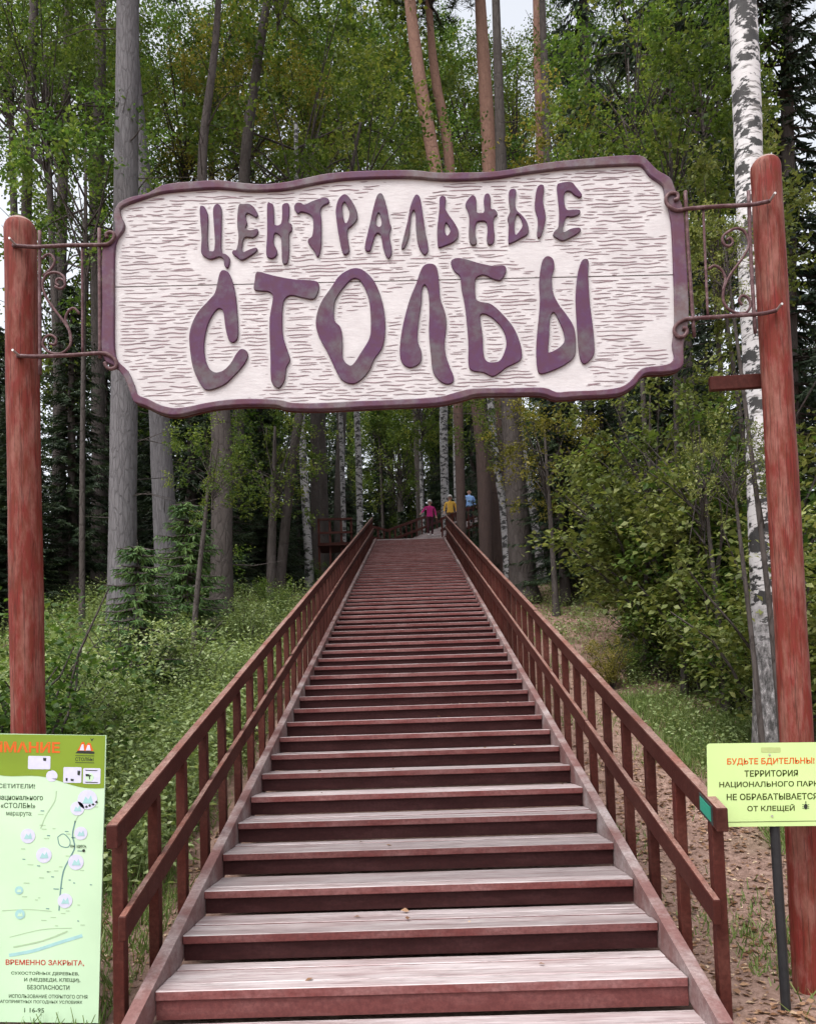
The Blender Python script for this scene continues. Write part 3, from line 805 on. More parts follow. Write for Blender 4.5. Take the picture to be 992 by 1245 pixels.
# ------------------------------------------------------------------ yellow warning sign (right)
def build_tick_sign():
    d = 4.50
    root = empty('tick_warning_sign', (P(955, 1245, d).x, d, -.05))
    tag(root, 'pale yellow green tick warning sign on a black post beside the right railing', 'sign')
    off = Vector(root.location)
    pl = Plane(P(858, 902, d), P(990, 902, d), P(858, 1003, d))
    def fix(o):
        for v in o.data.vertices: v.co -= off
        return o
    rr = 5
    def rrect(x0, y0, x1, y1, r, sk=0.0):
        out = []
        for cx, cy_, a0 in ((x1 - r, y0 + r, -90), (x1 - r, y1 - r, 0), (x0 + r, y1 - r, 90), (x0 + r, y0 + r, 180)):
            for k in range(5):
                a = math.radians(a0 + k * 22.5); out.append((cx + r * math.cos(a), cy_ + r * math.sin(a)))
        return [(x + (y - y0) * .02, y - (x - x0) * sk) for x, y in out]
    fix(shape('panel', [rrect(858.5, 904, 1004, 1005.5, 4, .012)], pl, 0, .004, [MT['yellowboard']], root))
    pn = root.children[0]
    rt = -.012
    def T(b, box, m, bold=.012): fix(text('lettering', b, box, pl, .0043, [MT[m]], pn, bold=bold, rot=rt))
    T('БУДЬТЕ БДИТЕЛЬНЫ!', (883, 922, 989, 931), 'orange', .022)
    T('ТЕРРИТОРИЯ', (904, 936.5, 969, 944.5), 'olivetext', .019)
    T('НАЦИОНАЛЬНОГО ПАРКА', (873.5, 950.5, 1001, 958.5), 'olivetext', .019)
    T('НЕ ОБРАБАТЫВАЕТСЯ', (882.5, 965, 993, 973), 'olivetext', .019)
    T('ОТ КЛЕЩЕЙ', (907.5, 978, 965, 987.5), 'olivetext', .019)
    # tick emblem
    el = [(978.5 + 2.2 * math.cos(a), 980.5 + 3.6 * math.sin(a)) for a in [k * math.pi / 6 for k in range(12)]]
    fix(shape('tick_emblem', [el, [(978.1, 974), (979.1, 974), (979.1, 976.6), (978.1, 976.6)]], pl, .0043, .0008, [MT['blackprint']], pn))
    for s in (-1, 1):
        for yy in (978.5, 981, 983):
            fix(shape('tick_leg', [[(978.5 + s * 2, yy - .3), (978.5 + s * 4.2, yy - .9), (978.5 + s * 4.2, yy - .3), (978.5 + s * 2, yy + .4)]], pl, .0043, .0008, [MT['blackprint']], pn))
    fix(shape('printed_line', [[(882, 999.2), (992, 997.6), (992, 998.3), (882, 999.9)]], pl, .0043, .0008, [MT['olivetext']], pn))
    fix(shape('printed_logo', [rrect(924, 908.5, 948, 915, 1.5)], pl, .0043, .0008, [MT['logo']], pn))
    for (sx_, sy_) in ((934.5, 917.5), (937.5, 992)):
        m2 = MB(); m2.tube([pl(sx_, sy_, .003) - off, pl(sx_, sy_, .008) - off], .0055, 8); m2.build('screw', [MT['bolt']], pn)
    # post
    a, b = P(936, 925, d + .03), P(959, 1290, d + .03)
    mb = MB(); mb.tube([a - off, b - off], .026, 12); mb.build('post', [MT['blackpost']], root, smooth=False)
build_tick_sign()

# ------------------------------------------------------------------ information board (left)
def build_info_board():
    d = 4.55
    root = empty('information_board', (P(60, 1245, d).x, d, -.05))
    tag(root, 'tall pale green route map board standing in front of the left gate post', 'information board')
    off = Vector(root.location)
    pl = Plane(P(0, 900, d), P(130, 900, d), P(0, 1240, d))
    def fix(o):
        for v in o.data.vertices: v.co -= off
        return o
    # board coordinates (u right, v down, pixels) -> photo pixels; board hangs a little askew
    def B(u, v): return (u - (v - 893) * .026 + 0, v + (u - 130) * .012)
    def poly(l): return [B(*p) for p in l]
    mb_panel = fix(shape('panel', [poly([(-78, 893), (130, 894), (130, 1243), (-78, 1243)])], pl, 0, .012, [MT['palegreen']], root))
    e = .0123; th = .0008
    def sh(nm, l, m, o_=0.0): return fix(shape(nm, [poly(l)], pl, e + o_, th, [MT[m]], mb_panel))
    def T(b, box, m, bold=.02, o_=0.0):
        x0, y0 = B(box[0], box[1]); fix(text('lettering', b, (x0, y0, x0 + box[2] - box[0], y0 + box[3] - box[1]), pl, e + o_, [MT[m]], mb_panel, bold=bold, rot=.012))
    # green header with a wavy lower edge
    hd = [(-77.5, 894), (129.6, 894.3), (129.6, 958)]
    hd += [(129.6 - k * 8, 958 - 28 * (1 - (1 - k / 26) ** 1.0) + 3 * math.sin(k * .5)) for k in range(1, 26)] + [(-77.5, 926)]
    sh('header', hd, 'greenhead')
    T('ВНИМАНИЕ', (-33, 903, 75, 916), 'orange', .03, .001)
    # emblem: two rocks on a leaf with a bird, the name underneath
    sh('emblem', [(96, 913), (99, 908), (101, 903), (104, 902), (106, 907), (109, 903), (112, 904), (114, 909), (116, 913)], 'orange', .001)
    sh('emblem', [(99, 912.5), (101.5, 905.5), (103.5, 905), (104.5, 912.5)], 'paperwhite', .002)
    sh('emblem', [(106.5, 912.5), (108.5, 906), (111, 906), (112.5, 912.5)], 'paperwhite', .002)
    sh('emblem', [(94, 916), (117, 916.5), (117, 914.2), (112, 913.3), (97, 913.2)], 'blackprint', .0015)
    sh('emblem', [(111.5, 897), (113.5, 899), (116, 897.2), (114, 901), (113, 901)], 'blackprint', .001)
    T('СТОЛБЫ', (94, 921, 116, 925.5), 'blackprint', .01, .001)
    sh('printed_line', [(94, 918.6), (117, 918.8), (117, 919.4), (94, 919.2)], 'blackprint', .001)
    sh('printed_line', [(94, 927), (117, 927.2), (117, 927.8), (94, 927.6)], 'blackprint', .001)
    # picture tiles on the header
    for (x0, y0, x1, y1) in ((37, 920, 64, 936), (80, 933, 102, 952), (104, 934, 125, 953)):
        sh('picture', [(x0 + 1, y0), (x1 - 1, y0), (x1, y0 + 1), (x1, y1 - 1), (x1 - 1, y1), (x0 + 1, y1), (x0, y1 - 1), (x0, y0 + 1)], 'paperwhite', .001)
    for (x, y, w, h) in ((55, 922, 4, 4), (97, 937, 3.5, 6), (83, 946, 2.5, 4), (89, 947, 4, 3), (106, 936, 16, 1.2), (106, 950.5, 17, 1.2), (107, 941, 5, 4)):
        sh('pictogram', [(x, y), (x + w, y + .4), (x + w * .9, y + h), (x + w * .1, y + h * .9)], 'blackprint', .002)
    def disc(cx, cy_, r, m, o_=0.0): sh('map_picture', [(cx + r * math.cos(k * math.pi / 8), cy_ + r * math.sin(k * math.pi / 8)) for k in range(16)], m, o_)
    disc(112, 945, 5, 'palegreen', .002); T('т', (110, 942.5, 114, 947.5), 'blackprint', .03, .003)
    disc(66, 944, 7, 'paperwhite')
    T('ПОСЕТИТЕЛИ!', (-10, 954, 46, 959.5), 'greytext', .012)
    T('национального', (1, 968.5, 56, 975), 'greytext', .011)
    T('«СТОЛБЫ»', (5, 977, 47, 983.5), 'greytext', .011)
    T('маршрута:', (12, 988, 43, 994), 'greytext', .0)
    # map: routes, river, pictures
    def stroke(pts, w, m, o_=0.0):
        pts = [p[:2] for p in smooth_loop([(*p, 0) for p in pts], 4, False)]
        L, R_ = [], []
        for i, p in enumerate(pts):
            a, b = pts[max(i - 1, 0)], pts[min(i + 1, len(pts) - 1)]
            dx, dy = b[0] - a[0], b[1] - a[1]; l = math.hypot(dx, dy) or 1
            L.append((p[0] - dy / l * w / 2, p[1] + dx / l * w / 2)); R_.append((p[0] + dy / l * w / 2, p[1] - dx / l * w / 2))
        sh('map_line', L + R_[::-1], m, o_)
    stroke([(79, 1107), (80, 1085), (83, 1060), (91, 1042), (96, 1030), (93, 1015), (96, 998)], 1.6, 'lineblue')
    stroke([(95, 1000), (101, 988), (106, 978), (103, 965)], 1.2, 'mapfaint')
    stroke([(54, 1008), (60, 992), (70, 975), (72, 962)], 1.2, 'mapfaint')
    stroke([(75, 1018), (82, 1014), (90, 1022), (88, 1030), (78, 1028), (75, 1018)], 1.0, 'lineblue')
    stroke([(20, 1162), (50, 1156), (80, 1146), (108, 1137)], 4.0, 'mapblue'); stroke([(25, 1152), (60, 1144), (90, 1132)], 2.0, 'mapfaint')
    stroke([(10, 1108), (40, 1106), (70, 1108)], .8, 'mapfaint'); stroke([(20, 1140), (60, 1130), (95, 1128)], .8, 'mapfaint')
    rs = random.Random(3)
    for _ in range(46):
        x, y = rs.uniform(30, 118), rs.uniform(966, 1125); w = rs.uniform(2, 7)
        sh('map_mark', [(x, y), (x + w, y + .2), (x + w, y + 1.3), (x, y + 1.1)], rs.choice(('mapfaint', 'mapfaint', 'lineblue')))
    for (x, y, r, m) in ((39, 1017, 9, 'paperwhite'), (59, 1040, 9.5, 'paperwhite'), (98, 1048, 9.5, 'paperwhite'), (103, 1013, 8, 'paperwhite'), (86, 1095, 9, 'paperwhite'), (110, 972, 12, 'paperwhite'), (98, 983, 8.5, 'paperwhite'), (30, 1083, 5, 'mapblue'), (32, 1112, 6, 'mapblue')):
        disc(x, y, r, m, .001)
        sh('map_picture', [(x - r * .5, y + r * .4), (x - r * .2, y - r * .3), (x + r * .1, y), (x + r * .35, y - r * .45), (x + r * .6, y + r * .4)], 'mapblue' if m == 'paperwhite' else 'palegreen', .002)
    for (x, y) in ((107, 981), (111, 979.5), (115, 978), (119, 975)): sh('bird_print', [(x, y), (x + 2, y - 2), (x + 4, y), (x + 2.2, y + 1.4)], 'blackprint', .002)
    disc(107, 1034, 1.8, 'blackprint', .002); T('вы здесь', (91, 1027, 110, 1031), 'greytext', .0, .002)
    T('ВРЕМЕННО ЗАКРЫТА,', (16, 1167, 111, 1174.5), 'redtext', .016)
    T('СУХОСТОЙНЫХ ДЕРЕВЬЕВ,', (23, 1180.5, 105, 1186), 'greytext', .011)
    T('И (МЕДВЕДИ, КЛЕЩИ),', (39, 1189, 107, 1194.5), 'greytext', .011)
    T('БЕЗОПАСНОСТИ', (43, 1197.5, 94, 1203), 'greytext', .011)
    T('ИСПОЛЬЗОВАНИЕ ОТКРЫТОГО ОГНЯ', (21, 1209, 116, 1213.5), 'greytext', .005)
    T('НЕБЛАГОПРИЯТНЫХ ПОГОДНЫХ УСЛОВИЯХ', (-3, 1216, 110, 1220.5), 'greytext', .005)
    T('1 16-95', (40, 1225.5, 64, 1231), 'greytext', .011)
    # frame edge and legs
    mb = MB()
    for u in (-60, 122):
        a, b = B(u, 905), B(u, 1262)
        mb = MB(); mb.tube([pl(*a, -.02) - off, pl(*b, -.02) - off], .018, 8); mb.build('post', [MT['blackpost']], root)
build_info_board()

# ------------------------------------------------------------------ foliage builders
def leaf_quads(c, size, dirs=None, asp=.55, flat=.5, rng=RNG):
    """c (n,3) leaf positions; returns verts, quads: a pointed leaf folded a little along its middle"""
    n = len(c); size = np.broadcast_to(size, (n,))
    nrm = rng.normal(size=(n, 3)); nrm[:, 2] = np.abs(nrm[:, 2]) + flat
    nrm /= np.linalg.norm(nrm, axis=1)[:, None]
    t = dirs if dirs is not None else rng.normal(size=(n, 3))
    t = t - nrm * np.sum(t * nrm, 1)[:, None]; t /= np.linalg.norm(t, axis=1)[:, None] + 1e-9
    b = np.cross(nrm, t)
    L = size[:, None]; Wd = L * asp
    v0 = c; v2 = c + t * L - nrm * L * .12
    v1 = c + t * L * .45 + b * Wd * .5 + nrm * L * .06; v3 = c + t * L * .45 - b * Wd * .5 + nrm * L * .06
    v = np.stack([v0, v1, v2, v3], 1).reshape(-1, 3)
    q = np.arange(4 * n).reshape(n, 4)
    return v, q

def blades(c, dirs, ln, wd, rng=RNG):
    """narrow strips from c along dirs"""
    n = len(c); dirs = dirs / (np.linalg.norm(dirs, axis=1)[:, None] + 1e-9)
    s = np.cross(dirs, rng.normal(size=(n, 3))); s /= np.linalg.norm(s, axis=1)[:, None] + 1e-9
    ln = np.broadcast_to(ln, (n,))[:, None]; wd = np.broadcast_to(wd, (n,))[:, None]
    v = np.stack([c - s * wd * .5, c + s * wd * .5, c + dirs * ln + s * wd * .2, c + dirs * ln - s * wd * .2], 1).reshape(-1, 3)
    return v, np.arange(4 * n).reshape(n, 4)

def leaf_mesh(name, parts, tints):
    vs_, qs, b = [], [], 0
    for v, q in parts: vs_.append(v); qs.append(q + b); b += len(v)
    return mesh_np(name, np.concatenate(vs_), np.concatenate(qs), np.concatenate(tints))

# ---- broadleaf crown, radius about 1 (unit), clumps spread through the volume with gaps between them
def broad_crown(seed, nclump=55, per=120, leaf=.05, spread=.16, zs=1.15, droop=.25):
    r = np.random.default_rng(seed)
    cl = []
    while len(cl) < nclump:
        p = r.uniform(-1, 1, 3); l = np.linalg.norm(p)
        if .25 < l < 1 and r.random() < .35 + .65 * l: cl.append(p * np.array([1, 1, zs]))
    cl = np.array(cl)
    C, T, D = [], [], []
    for p in cl:
        n = int(per * r.uniform(.5, 1.4)); tone = r.uniform(.25, .75)
        # leaves sit along short twigs that fan out of the clump
        nt = max(3, n // 14)
        tw = r.normal(size=(nt, 3)) + p * 1.0; tw[:, 2] -= droop; tw /= np.linalg.norm(tw, axis=1)[:, None]
        k = r.integers(0, nt, n); s = r.uniform(.05, 1, n)
        c = p + tw[k] * (s * spread * 2.1)[:, None] + r.normal(size=(n, 3)) * spread * .22
        C.append(c); T.append(np.clip(r.normal(tone, .16, n), 0, 1)); D.append(tw[k] + r.normal(size=(n, 3)) * .8)
    C, T, D = np.concatenate(C), np.concatenate(T), np.concatenate(D)
    v, q = leaf_quads(C, r.uniform(.7, 1.3, len(C)) * leaf, D, .6, .45, r)
    me = mesh_np('crown', v, q, T)
    mb = MB()
    for p in cl[:: 2]:
        a = Vector((0, 0, -zs * .9)) * random.uniform(.2, 1); e = Vector(p); m = a.lerp(e, .5) + Vector((0, 0, .06))
        mb.tube([a, m, e], [.013, .008, .003], 5, caps=False)
    lm = mb.mesh('limbs', smooth=True)
    return me, lm

# ---- spruce: drooping whorled branches with hanging sprays; z runs 0..1 of the crown's height
def spruce_crown(seed, H=16.0, R=2.4, whorls=52, per=6, gap=0.0, ls=1.0, wd=.26):
    r = np.random.default_rng(seed); mb = MB(); parts, tints = [], []
    C, D, Ln, T = [], [], [], []
    for w in range(whorls):
        f = (w + r.uniform(-.3, .3)) / whorls; z = f * H
        for k in range(per):
            if r.random() < gap: continue
            a = r.uniform(0, 2 * math.pi); L = R * (1 - f) ** .75 * r.uniform(.55, 1.1) + .15
            dz = -.35 - .15 * (1 - f)
            n = max(5, int(L / (.10 * ls))); s = np.linspace(.12, 1, n)
            base = np.stack([np.cos(a) * L * s, np.sin(a) * L * s, z + L * (dz * s + .22 * s ** 2.5)], 1)
            mb.tube([base[0] * np.array([0, 0, 1]), base[n // 2], base[-1]], [.022, .012, .004], 4, caps=False)
            side = np.array([-math.sin(a), math.cos(a), 0]); outw = np.array([math.cos(a), math.sin(a), 0])
            tone = r.uniform(.2, .8)
            for sg in (-1, 1, 0):
                d = side * sg * .8 + outw * .65 + np.array([0, 0, -.5 if sg else -1.1]) + r.normal(size=(n, 3)) * .25
                C.append(base); D.append(d); Ln.append(ls * r.uniform(.16, .42, n) * (1.1 - .5 * s)); T.append(np.clip(r.normal(tone, .15, n), 0, 1))
    C, D, Ln, T = np.concatenate(C), np.concatenate(D), np.concatenate(Ln), np.concatenate(T)
    v, q = blades(C, D, Ln, Ln * wd, r)
    return mesh_np('crown', v, q, T), mb.mesh('limbs')

# ---- pine crown: tufts of needles at the ends of crooked limbs, radius about 1
def pine_crown(seed, nclump=60, per=60):
    r = np.random.default_rng(seed); C, D, T = [], [], []; mb = MB()
    for i in range(nclump):
        p = r.uniform(-1, 1, 3); p[2] = p[2] * 1.5
        rad = 1.05 - .35 * abs(p[2]) / 1.5
        p[:2] *= rad
        tone = r.uniform(.2, .8)
        if i % 2 == 0:
            a = Vector((0, 0, p[2] - .25)); e = Vector(p); mb.tube([a, a.lerp(e, .5) + Vector((0, 0, .08)), e], [.028, .018, .006], 5, caps=False)
        for j in range(5):
            q = p + r.normal(size=3) * .16
            d = r.normal(size=(per // 5 * 2, 3)); d[:, 2] += .5
            C.append(np.repeat(q[None], len(d), 0) + d * .01); D.append(d); T.append(np.clip(r.normal(tone, .15, len(d)), 0, 1))
    C, D, T = np.concatenate(C), np.concatenate(D), np.concatenate(T)
    v, q = blades(C, D, r.uniform(.09, .19, len(C)), .014, r)
    return mesh_np('crown', v, q, T), mb.mesh('limbs')

# ---- shrub: several stems from the foot with alternate leaves, about 1 high
def shrub(seed, stems=20, leaf=.029, per=300, spread=.55, h=1.0):
    r = np.random.default_rng(seed); mb = MB(); C, D, T = [], [], []
    for s in range(stems):
        a = r.uniform(0, 6.283); ln = h * r.uniform(.5, 1.05); out = r.uniform(.1, spread)
        t = np.linspace(0, 1, 8)
        path = np.stack([np.cos(a) * out * t ** 1.3, np.sin(a) * out * t ** 1.3, ln * t * (1 - .12 * t)], 1) + r.normal(size=(8, 3)) * .012
        path[:, :2] += r.normal(size=2) * .05
        path[0, 2] = -.03
        mb.tube(path, list(np.linspace(.009, .0025, 8)), 4, caps=False)
        tone = r.uniform(.25, .75)
        for b in range(14):
            u = r.uniform(.2, 1); i = min(int(u * 7), 6); p0 = path[i] + (path[i + 1] - path[i]) * (u * 7 - i)
            dr = r.normal(size=3); dr[2] = abs(dr[2]) * .4; dr /= np.linalg.norm(dr); bl = r.uniform(.08, .26) * h
            n = max(3, per // 14); k = r.uniform(.1, 1, n)
            c = p0 + dr * (k * bl)[:, None] + r.normal(size=(n, 3)) * .022; c[:, 2] -= .05 * k ** 2
            C.append(c); D.append(dr + r.normal(size=(n, 3)) * .7); T.append(np.clip(r.normal(tone, .17, n), 0, 1))
    C, D, T = np.concatenate(C), np.concatenate(D), np.concatenate(T)
    v, q = leaf_quads(C, r.uniform(.65, 1.35, len(C)) * leaf, D, .62, .8, r)
    return mesh_np('foliage', v, q, T), mb.mesh('stems')

CROWN = {}
for i in range(3): CROWN['broad%d' % i] = broad_crown(20 + i, 62, 125, .062, .15)
for i in range(2): CROWN['airy%d' % i] = broad_crown(30 + i, 46, 90, .055, .15, 1.3, .5)
for i in range(2): CROWN['fine%d' % i] = broad_crown(25 + i, 84, 230, .034, .14)
for i in range(3): CROWN['spruce%d' % i] = spruce_crown(40 + i)
CROWN['spruce9'] = spruce_crown(49, 16.0, 2.2, 60, 7, 0, .5, .3)
CROWN['pine0'] = pine_crown(50); CROWN['pine1'] = pine_crown(51)
for i in range(4): CROWN['shrub%d' % i] = shrub(60 + i)
CROWN['sapling'] = spruce_crown(70, 2.2, .75, 22, 9, 0, .34, .22)
_matted = {}
def crown_mesh(key, which, mat):
    """one copy of the mesh for each material, shared by every tree that uses it"""
    k = (key, which, mat.name)
    if k not in _matted:
        me = CROWN[key][which].copy(); me.name = 'crown' if which == 0 else 'limbs'
        me.materials.clear(); me.materials.append(mat); _matted[k] = me
    return _matted[k]

def trunk_mesh(pts, rad, mat, flare=True, n=14):
    P_ = smooth_loop([tuple(p) for p in pts], 6, False); m = len(P_)
    seg = np.linspace(0, 1, m)
    rr = list(np.interp(seg, np.linspace(0, 1, len(rad)), rad))
    zb = P_[0][2]
    if flare: rr = [r * (1 + .55 * math.exp(-max(0, p[2] - zb - .1) / .35)) for r, p in zip(rr, P_)]
    rr = [r * (1 + random.uniform(-.02, .02)) for r in rr]
    mb = MB(); mb.tube(P_, rr, n, jitter=.03)
    return mb.mesh('trunk', smooth=True)

def tree(name, px_pts, d, widths, bark_key, crown=None, label='', cat='tree', group=None, dead=0, leafm=None, zmax=None):
    """px_pts from the foot upwards in photo pixels at distance d; the foot is sunk into the terrain"""
    pts = [P(x, y, d) for x, y in px_pts]
    gz = ground(float(pts[0].x), float(d))
    p0 = pts[0].copy(); p0.z = gz - .15
    if pts[1].z > gz + .3: pts = [p0] + pts[1:]
    else: pts = [p0] + [p for p in pts[1:] if p.z > gz + .3]
    rad = [w / 2 * d / FPX for w in widths]
    ztop = pts[-1].z
    if zmax and zmax > ztop + .5:
        dr = (pts[-1] - pts[-2]).normalized(); dr.x *= .5; dr.normalize()
        e = pts[-1] + dr * ((zmax - ztop) / max(dr.z, .4)); pts.append(e); rad = rad + [rad[-1] * .35]
    root = empty(name, p0); off = Vector(p0)
    tag(root, label, cat, group)
    link('trunk', trunk_mesh([p - off for p in pts], rad, bark_key), [MT[bark_key]], root)
    mb = MB(); nd = 0
    for i in range(dead):                                   # bare twigs on the lower trunk
        t = random.uniform(.12, .8) * (len(pts) - 1); k = min(int(t), len(pts) - 2); c = pts[k].lerp(pts[k + 1], t - k) - off
        a = random.uniform(0, 6.28); L = random.uniform(.5, 1.6); r0 = random.uniform(.008, .018)
        e = c + Vector((math.cos(a) * L, math.sin(a) * L, random.uniform(-.25, .35) * L)); m_ = c.lerp(e, .5) + Vector((0, 0, random.uniform(-.08, .12) * L))
        mb.tube([c, m_, e], [r0, r0 * .7, r0 * .25], 5, caps=False); nd += 1
    if nd: mb.build('branches', [MT['bark_dark']], root)
    if crown:
        for (key, fz, sc, rz, mkey) in crown:               # fz: metres above the foot, or a Vector
            loc = (pts[-1] - off) if fz is None else Vector(fz)
            for w, nm in ((0, 'crown'), (1, 'limbs')):
                o = bpy.data.objects.new(nm, crown_mesh(key, w, MT[mkey] if w == 0 else MT['bark_dark'])); COL.objects.link(o)
                o.parent = root; o.location = loc; o.rotation_euler = (0, 0, rz); o.scale = sc if isinstance(sc, tuple) else (sc,) * 3
    return root

# ------------------------------------------------------------------ named trees
def axis_at(px_pts, d, z):
    """point on a trunk's axis at height z"""
    pts = [P(x, y, d) for x, y in px_pts]
    for a, b in zip(pts[:-1], pts[1:]):
        if b.z >= z: 
            t = (z - a.z) / max(b.z - a.z, .01); return a.lerp(b, t)
    return pts[-1]

def spr(name, px_pts, d, widths, label, crown_z, H=1.0, R=1.0, k=0, dead=10, bark_key='bark_spruce', zmax=24, group=None, mk='needle'):
    if px_pts[0][0] < 300 or px_pts[0][0] in (637, 700): crown_z = 1.6 + 1.12 * d - ground(float(P(*px_pts[0], d).x), float(d)); zmax = max(zmax, crown_z + 9)
    foot = P(*px_pts[0], d); gz = ground(float(foot.x), float(d))
    top = P(*px_pts[-1], d)
    off = Vector((foot.x, foot.y, gz - .15))
    c = Vector((top.x, d, max(top.z, gz) if crown_z is None else gz + crown_z)); 
    if crown_z is not None: c.x = axis_at(px_pts, d, gz + crown_z).x
    return tree(name, px_pts, d, widths, bark_key, [('spruce%d' % k, c - off, (R, R, H), random.uniform(0, 6.28), mk)], label, 'tree', group, dead, zmax=zmax)

spr('spruce_tree', [(147, 795), (150, 600), (152, 400), (154, 200), (156, 0)], 14.5, [36, 33, 31, 29, 28], 'thickest grey spruce trunk left of the stairs rising behind the board\'s left end', 15.5, 1, 1.1, 0, 12)
spr('spruce_tree', [(206, 770), (199, 600), (188, 400), (175, 215), (158, 0)], 16.5, [31, 28, 23, 18, 14], 'leaning grey spruce trunk just right of the thickest left trunk', 17, 1, 1.0, 1, 12)
spr('spruce_tree', [(269, 790), (270, 620), (268, 500), (246, 215), (266, 0)], 15.5, [30, 26, 25, 12, 8], 'darker spruce trunk standing nearest the left railing', 12, .8, .8, 2, 14, 'bark_dark')
spr('spruce_tree', [(120, 760), (120, 500), (119, 280), (123, 0)], 21, [17, 16, 15, 13], 'slim dark spruce between the left gate post and the thickest trunk', 16, 1, .9, 0, 14, 'bark_dark')
spr('spruce_tree', [(70, 760), (72, 500), (76, 250), (84, 0)], 23, [15, 14, 13, 11], 'slim dark trunk above the left bracket of the gate', 16, 1, .9, 1, 14, 'bark_dark')
spr('spruce_tree', [(24, 760), (28, 500), (34, 200), (42, 0)], 20, [14, 13, 12, 11], 'leftmost slim dark trunk rising above the left gate post', 14, 1, 1.0, 2, 14, 'bark_dark')
spr('spruce_tree', [(637, 732), (630, 640), (622, 520), (612, 300), (606, 100)], 20, [33, 28, 24, 18, 12], 'thick black spruce trunk with flared foot just right of the railing', 11, .9, .9, 0, 10, 'bark_dark')
spr('spruce_tree', [(700, 718), (690, 660), (676, 560), (668, 300), (664, 150)], 20.5, [30, 25, 20, 14, 10], 'dark leaning spruce trunk left of the right thicket', 10, .9, .9, 1, 10, 'bark_dark')
spr('spruce_tree', [(714, 700), (714, 400), (712, 160), (709, 0)], 24, [16, 15, 13, 12], 'dark straight spruce above the right part of the board', 9, 1, .6, 2, 10, 'bark_dark')
spr('spruce_tree', [(830, 760), (828, 400), (822, 140), (820, 0)], 17, [18, 17, 15, 13], 'dark spruce just left of the big birch', 7, 1.1, 1.0, 0, 10, 'bark_dark')
spr('spruce_tree', [(962, 800), (960, 400), (956, 100), (955, 0)], 13, [18, 17, 15, 13], 'black spruce right of the big birch behind the right post', 3.5, 1.0, 1.0, 9, 6, 'bark_dark', 20)

# pines over the middle of the board
def pine(px_pts, d, widths, label, cz):
    foot = P(*px_pts[0], d); gz = ground(float(foot.x), float(d)); off = Vector((foot.x, foot.y, gz - .15))
    ax = P(*px_pts[-1], d)
    cr = [('pine%d' % (i % 2), Vector((ax.x + random.uniform(-.6, .6), d + random.uniform(-.5, .5), cz + 3.5 + i * 2.0)) - off, (2.2 - .25 * i, 2.2 - .25 * i, 1.6), random.uniform(0, 6), 'needle_pine') for i in range(3)]
    tree('pine_tree', px_pts, d, widths, 'bark_pine', cr, label, 'tree', None, 16, zmax=cz + 8)
pine([(590, 680), (582, 500), (530, 209), (508, 80), (495, -40)], 28, [17, 17, 17, 16, 14], 'leftmost reddish pine trunk leaning over the board', 28)
pine([(561, 668), (557, 500), (547, 207), (530, 100), (522, 20)], 29, [11, 12, 13, 12, 9], 'thin reddish pine between the two thicker leaning pines', 27)
pine([(606, 672), (602, 500), (595, 206), (587, 60), (582, -30)], 29, [20, 19, 18, 16, 13], 'reddish pine trunk above the middle of the board with a slight bend', 29)
pine([(664, 690), (662, 500), (658, 197), (654, 60), (652, -30)], 27, [14, 14, 13, 12, 11], 'rightmost reddish pine trunk, straight and slim', 29)

# birches
def birch(px_pts, d, widths, label, cr=None, mk='birch_far', zmax=None, dead=4):
    return tree('birch_tree', px_pts, d, widths, mk, cr, label, 'tree', None, dead, zmax=zmax)
_bf = P(941, 960, 8.2)
birch([(941, 960), (936, 800), (924, 500), (912, 250), (902, 0)], 8.2, [44, 41, 37, 35, 33], 'large white birch trunk with black scars beside the right gate post',
      [('airy0', (-.6, .3, 12.6), 2.2, 0.4, 'leaf_green'), ('airy1', (.4, .2, 14.5), 2.2, 1.2, 'leaf_olive')], 'birch', 15, 0)
def bcr(px, py, d, foot, r, key, mk):
    f = P(*foot, d); off = Vector((f.x, f.y, ground(float(f.x), float(d)) - .15)); return (key, P(px, py, d) - off, r, random.uniform(0, 6), mk)
birch([(377, 690), (371, 600), (366, 500), (362, 350), (360, 150)], 24, [11, 10, 9, 8, 5], 'thin white birch left of the railing beyond the dark spruce', [bcr(360, 150, 24, (377, 690), 3.0, 'airy0', 'leaf_olive')])
birch([(437, 650), (436, 560), (433, 480), (430, 300), (428, 120)], 31, [8, 8, 7, 6, 4], 'thin pale birch standing close left of the stair top', [bcr(428, 120, 31, (437, 650), 3.6, 'airy1', 'leaf_olive')])
birch([(418, 655), (416, 560), (413, 480), (405, 300), (400, 100)], 33, [6, 6, 5, 5, 4], 'very thin pale birch between the two birches left of the stair top', [bcr(400, 100, 33, (418, 655), 3.4, 'airy0', 'leaf_green')])
birch([(618, 690), (612, 620), (603, 560), (596, 480), (590, 300)], 23, [11, 10, 9, 9, 6], 'crooked white birch right of the stair top, left one', [bcr(588, 250, 23, (618, 690), 2.0, 'airy1', 'leaf_green')])
birch([(660, 690), (648, 620), (636, 550), (628, 480), (618, 300)], 23.5, [11, 10, 9, 8, 6], 'leaning white birch behind the black spruce trunk', [bcr(616, 280, 23.5, (660, 690), 2.2, 'airy0', 'leaf_olive')])
birch([(541, 650), (540, 570), (539, 480), (538, 300), (537, 150)], 40, [11, 10, 10, 8, 5], 'pale grey trunk above the people at the stair top', [bcr(537, 160, 40, (541, 650), 4.0, 'airy1', 'leaf_olive')], dead=2)
birch([(555, 650), (554, 570), (553, 480), (550, 300), (549, 200)], 43, [6, 6, 5, 5, 4], 'slim grey trunk right of the pale trunk at the stair top', [bcr(549, 180, 43, (555, 650), 3.6, 'airy0', 'leaf_green')], dead=2)

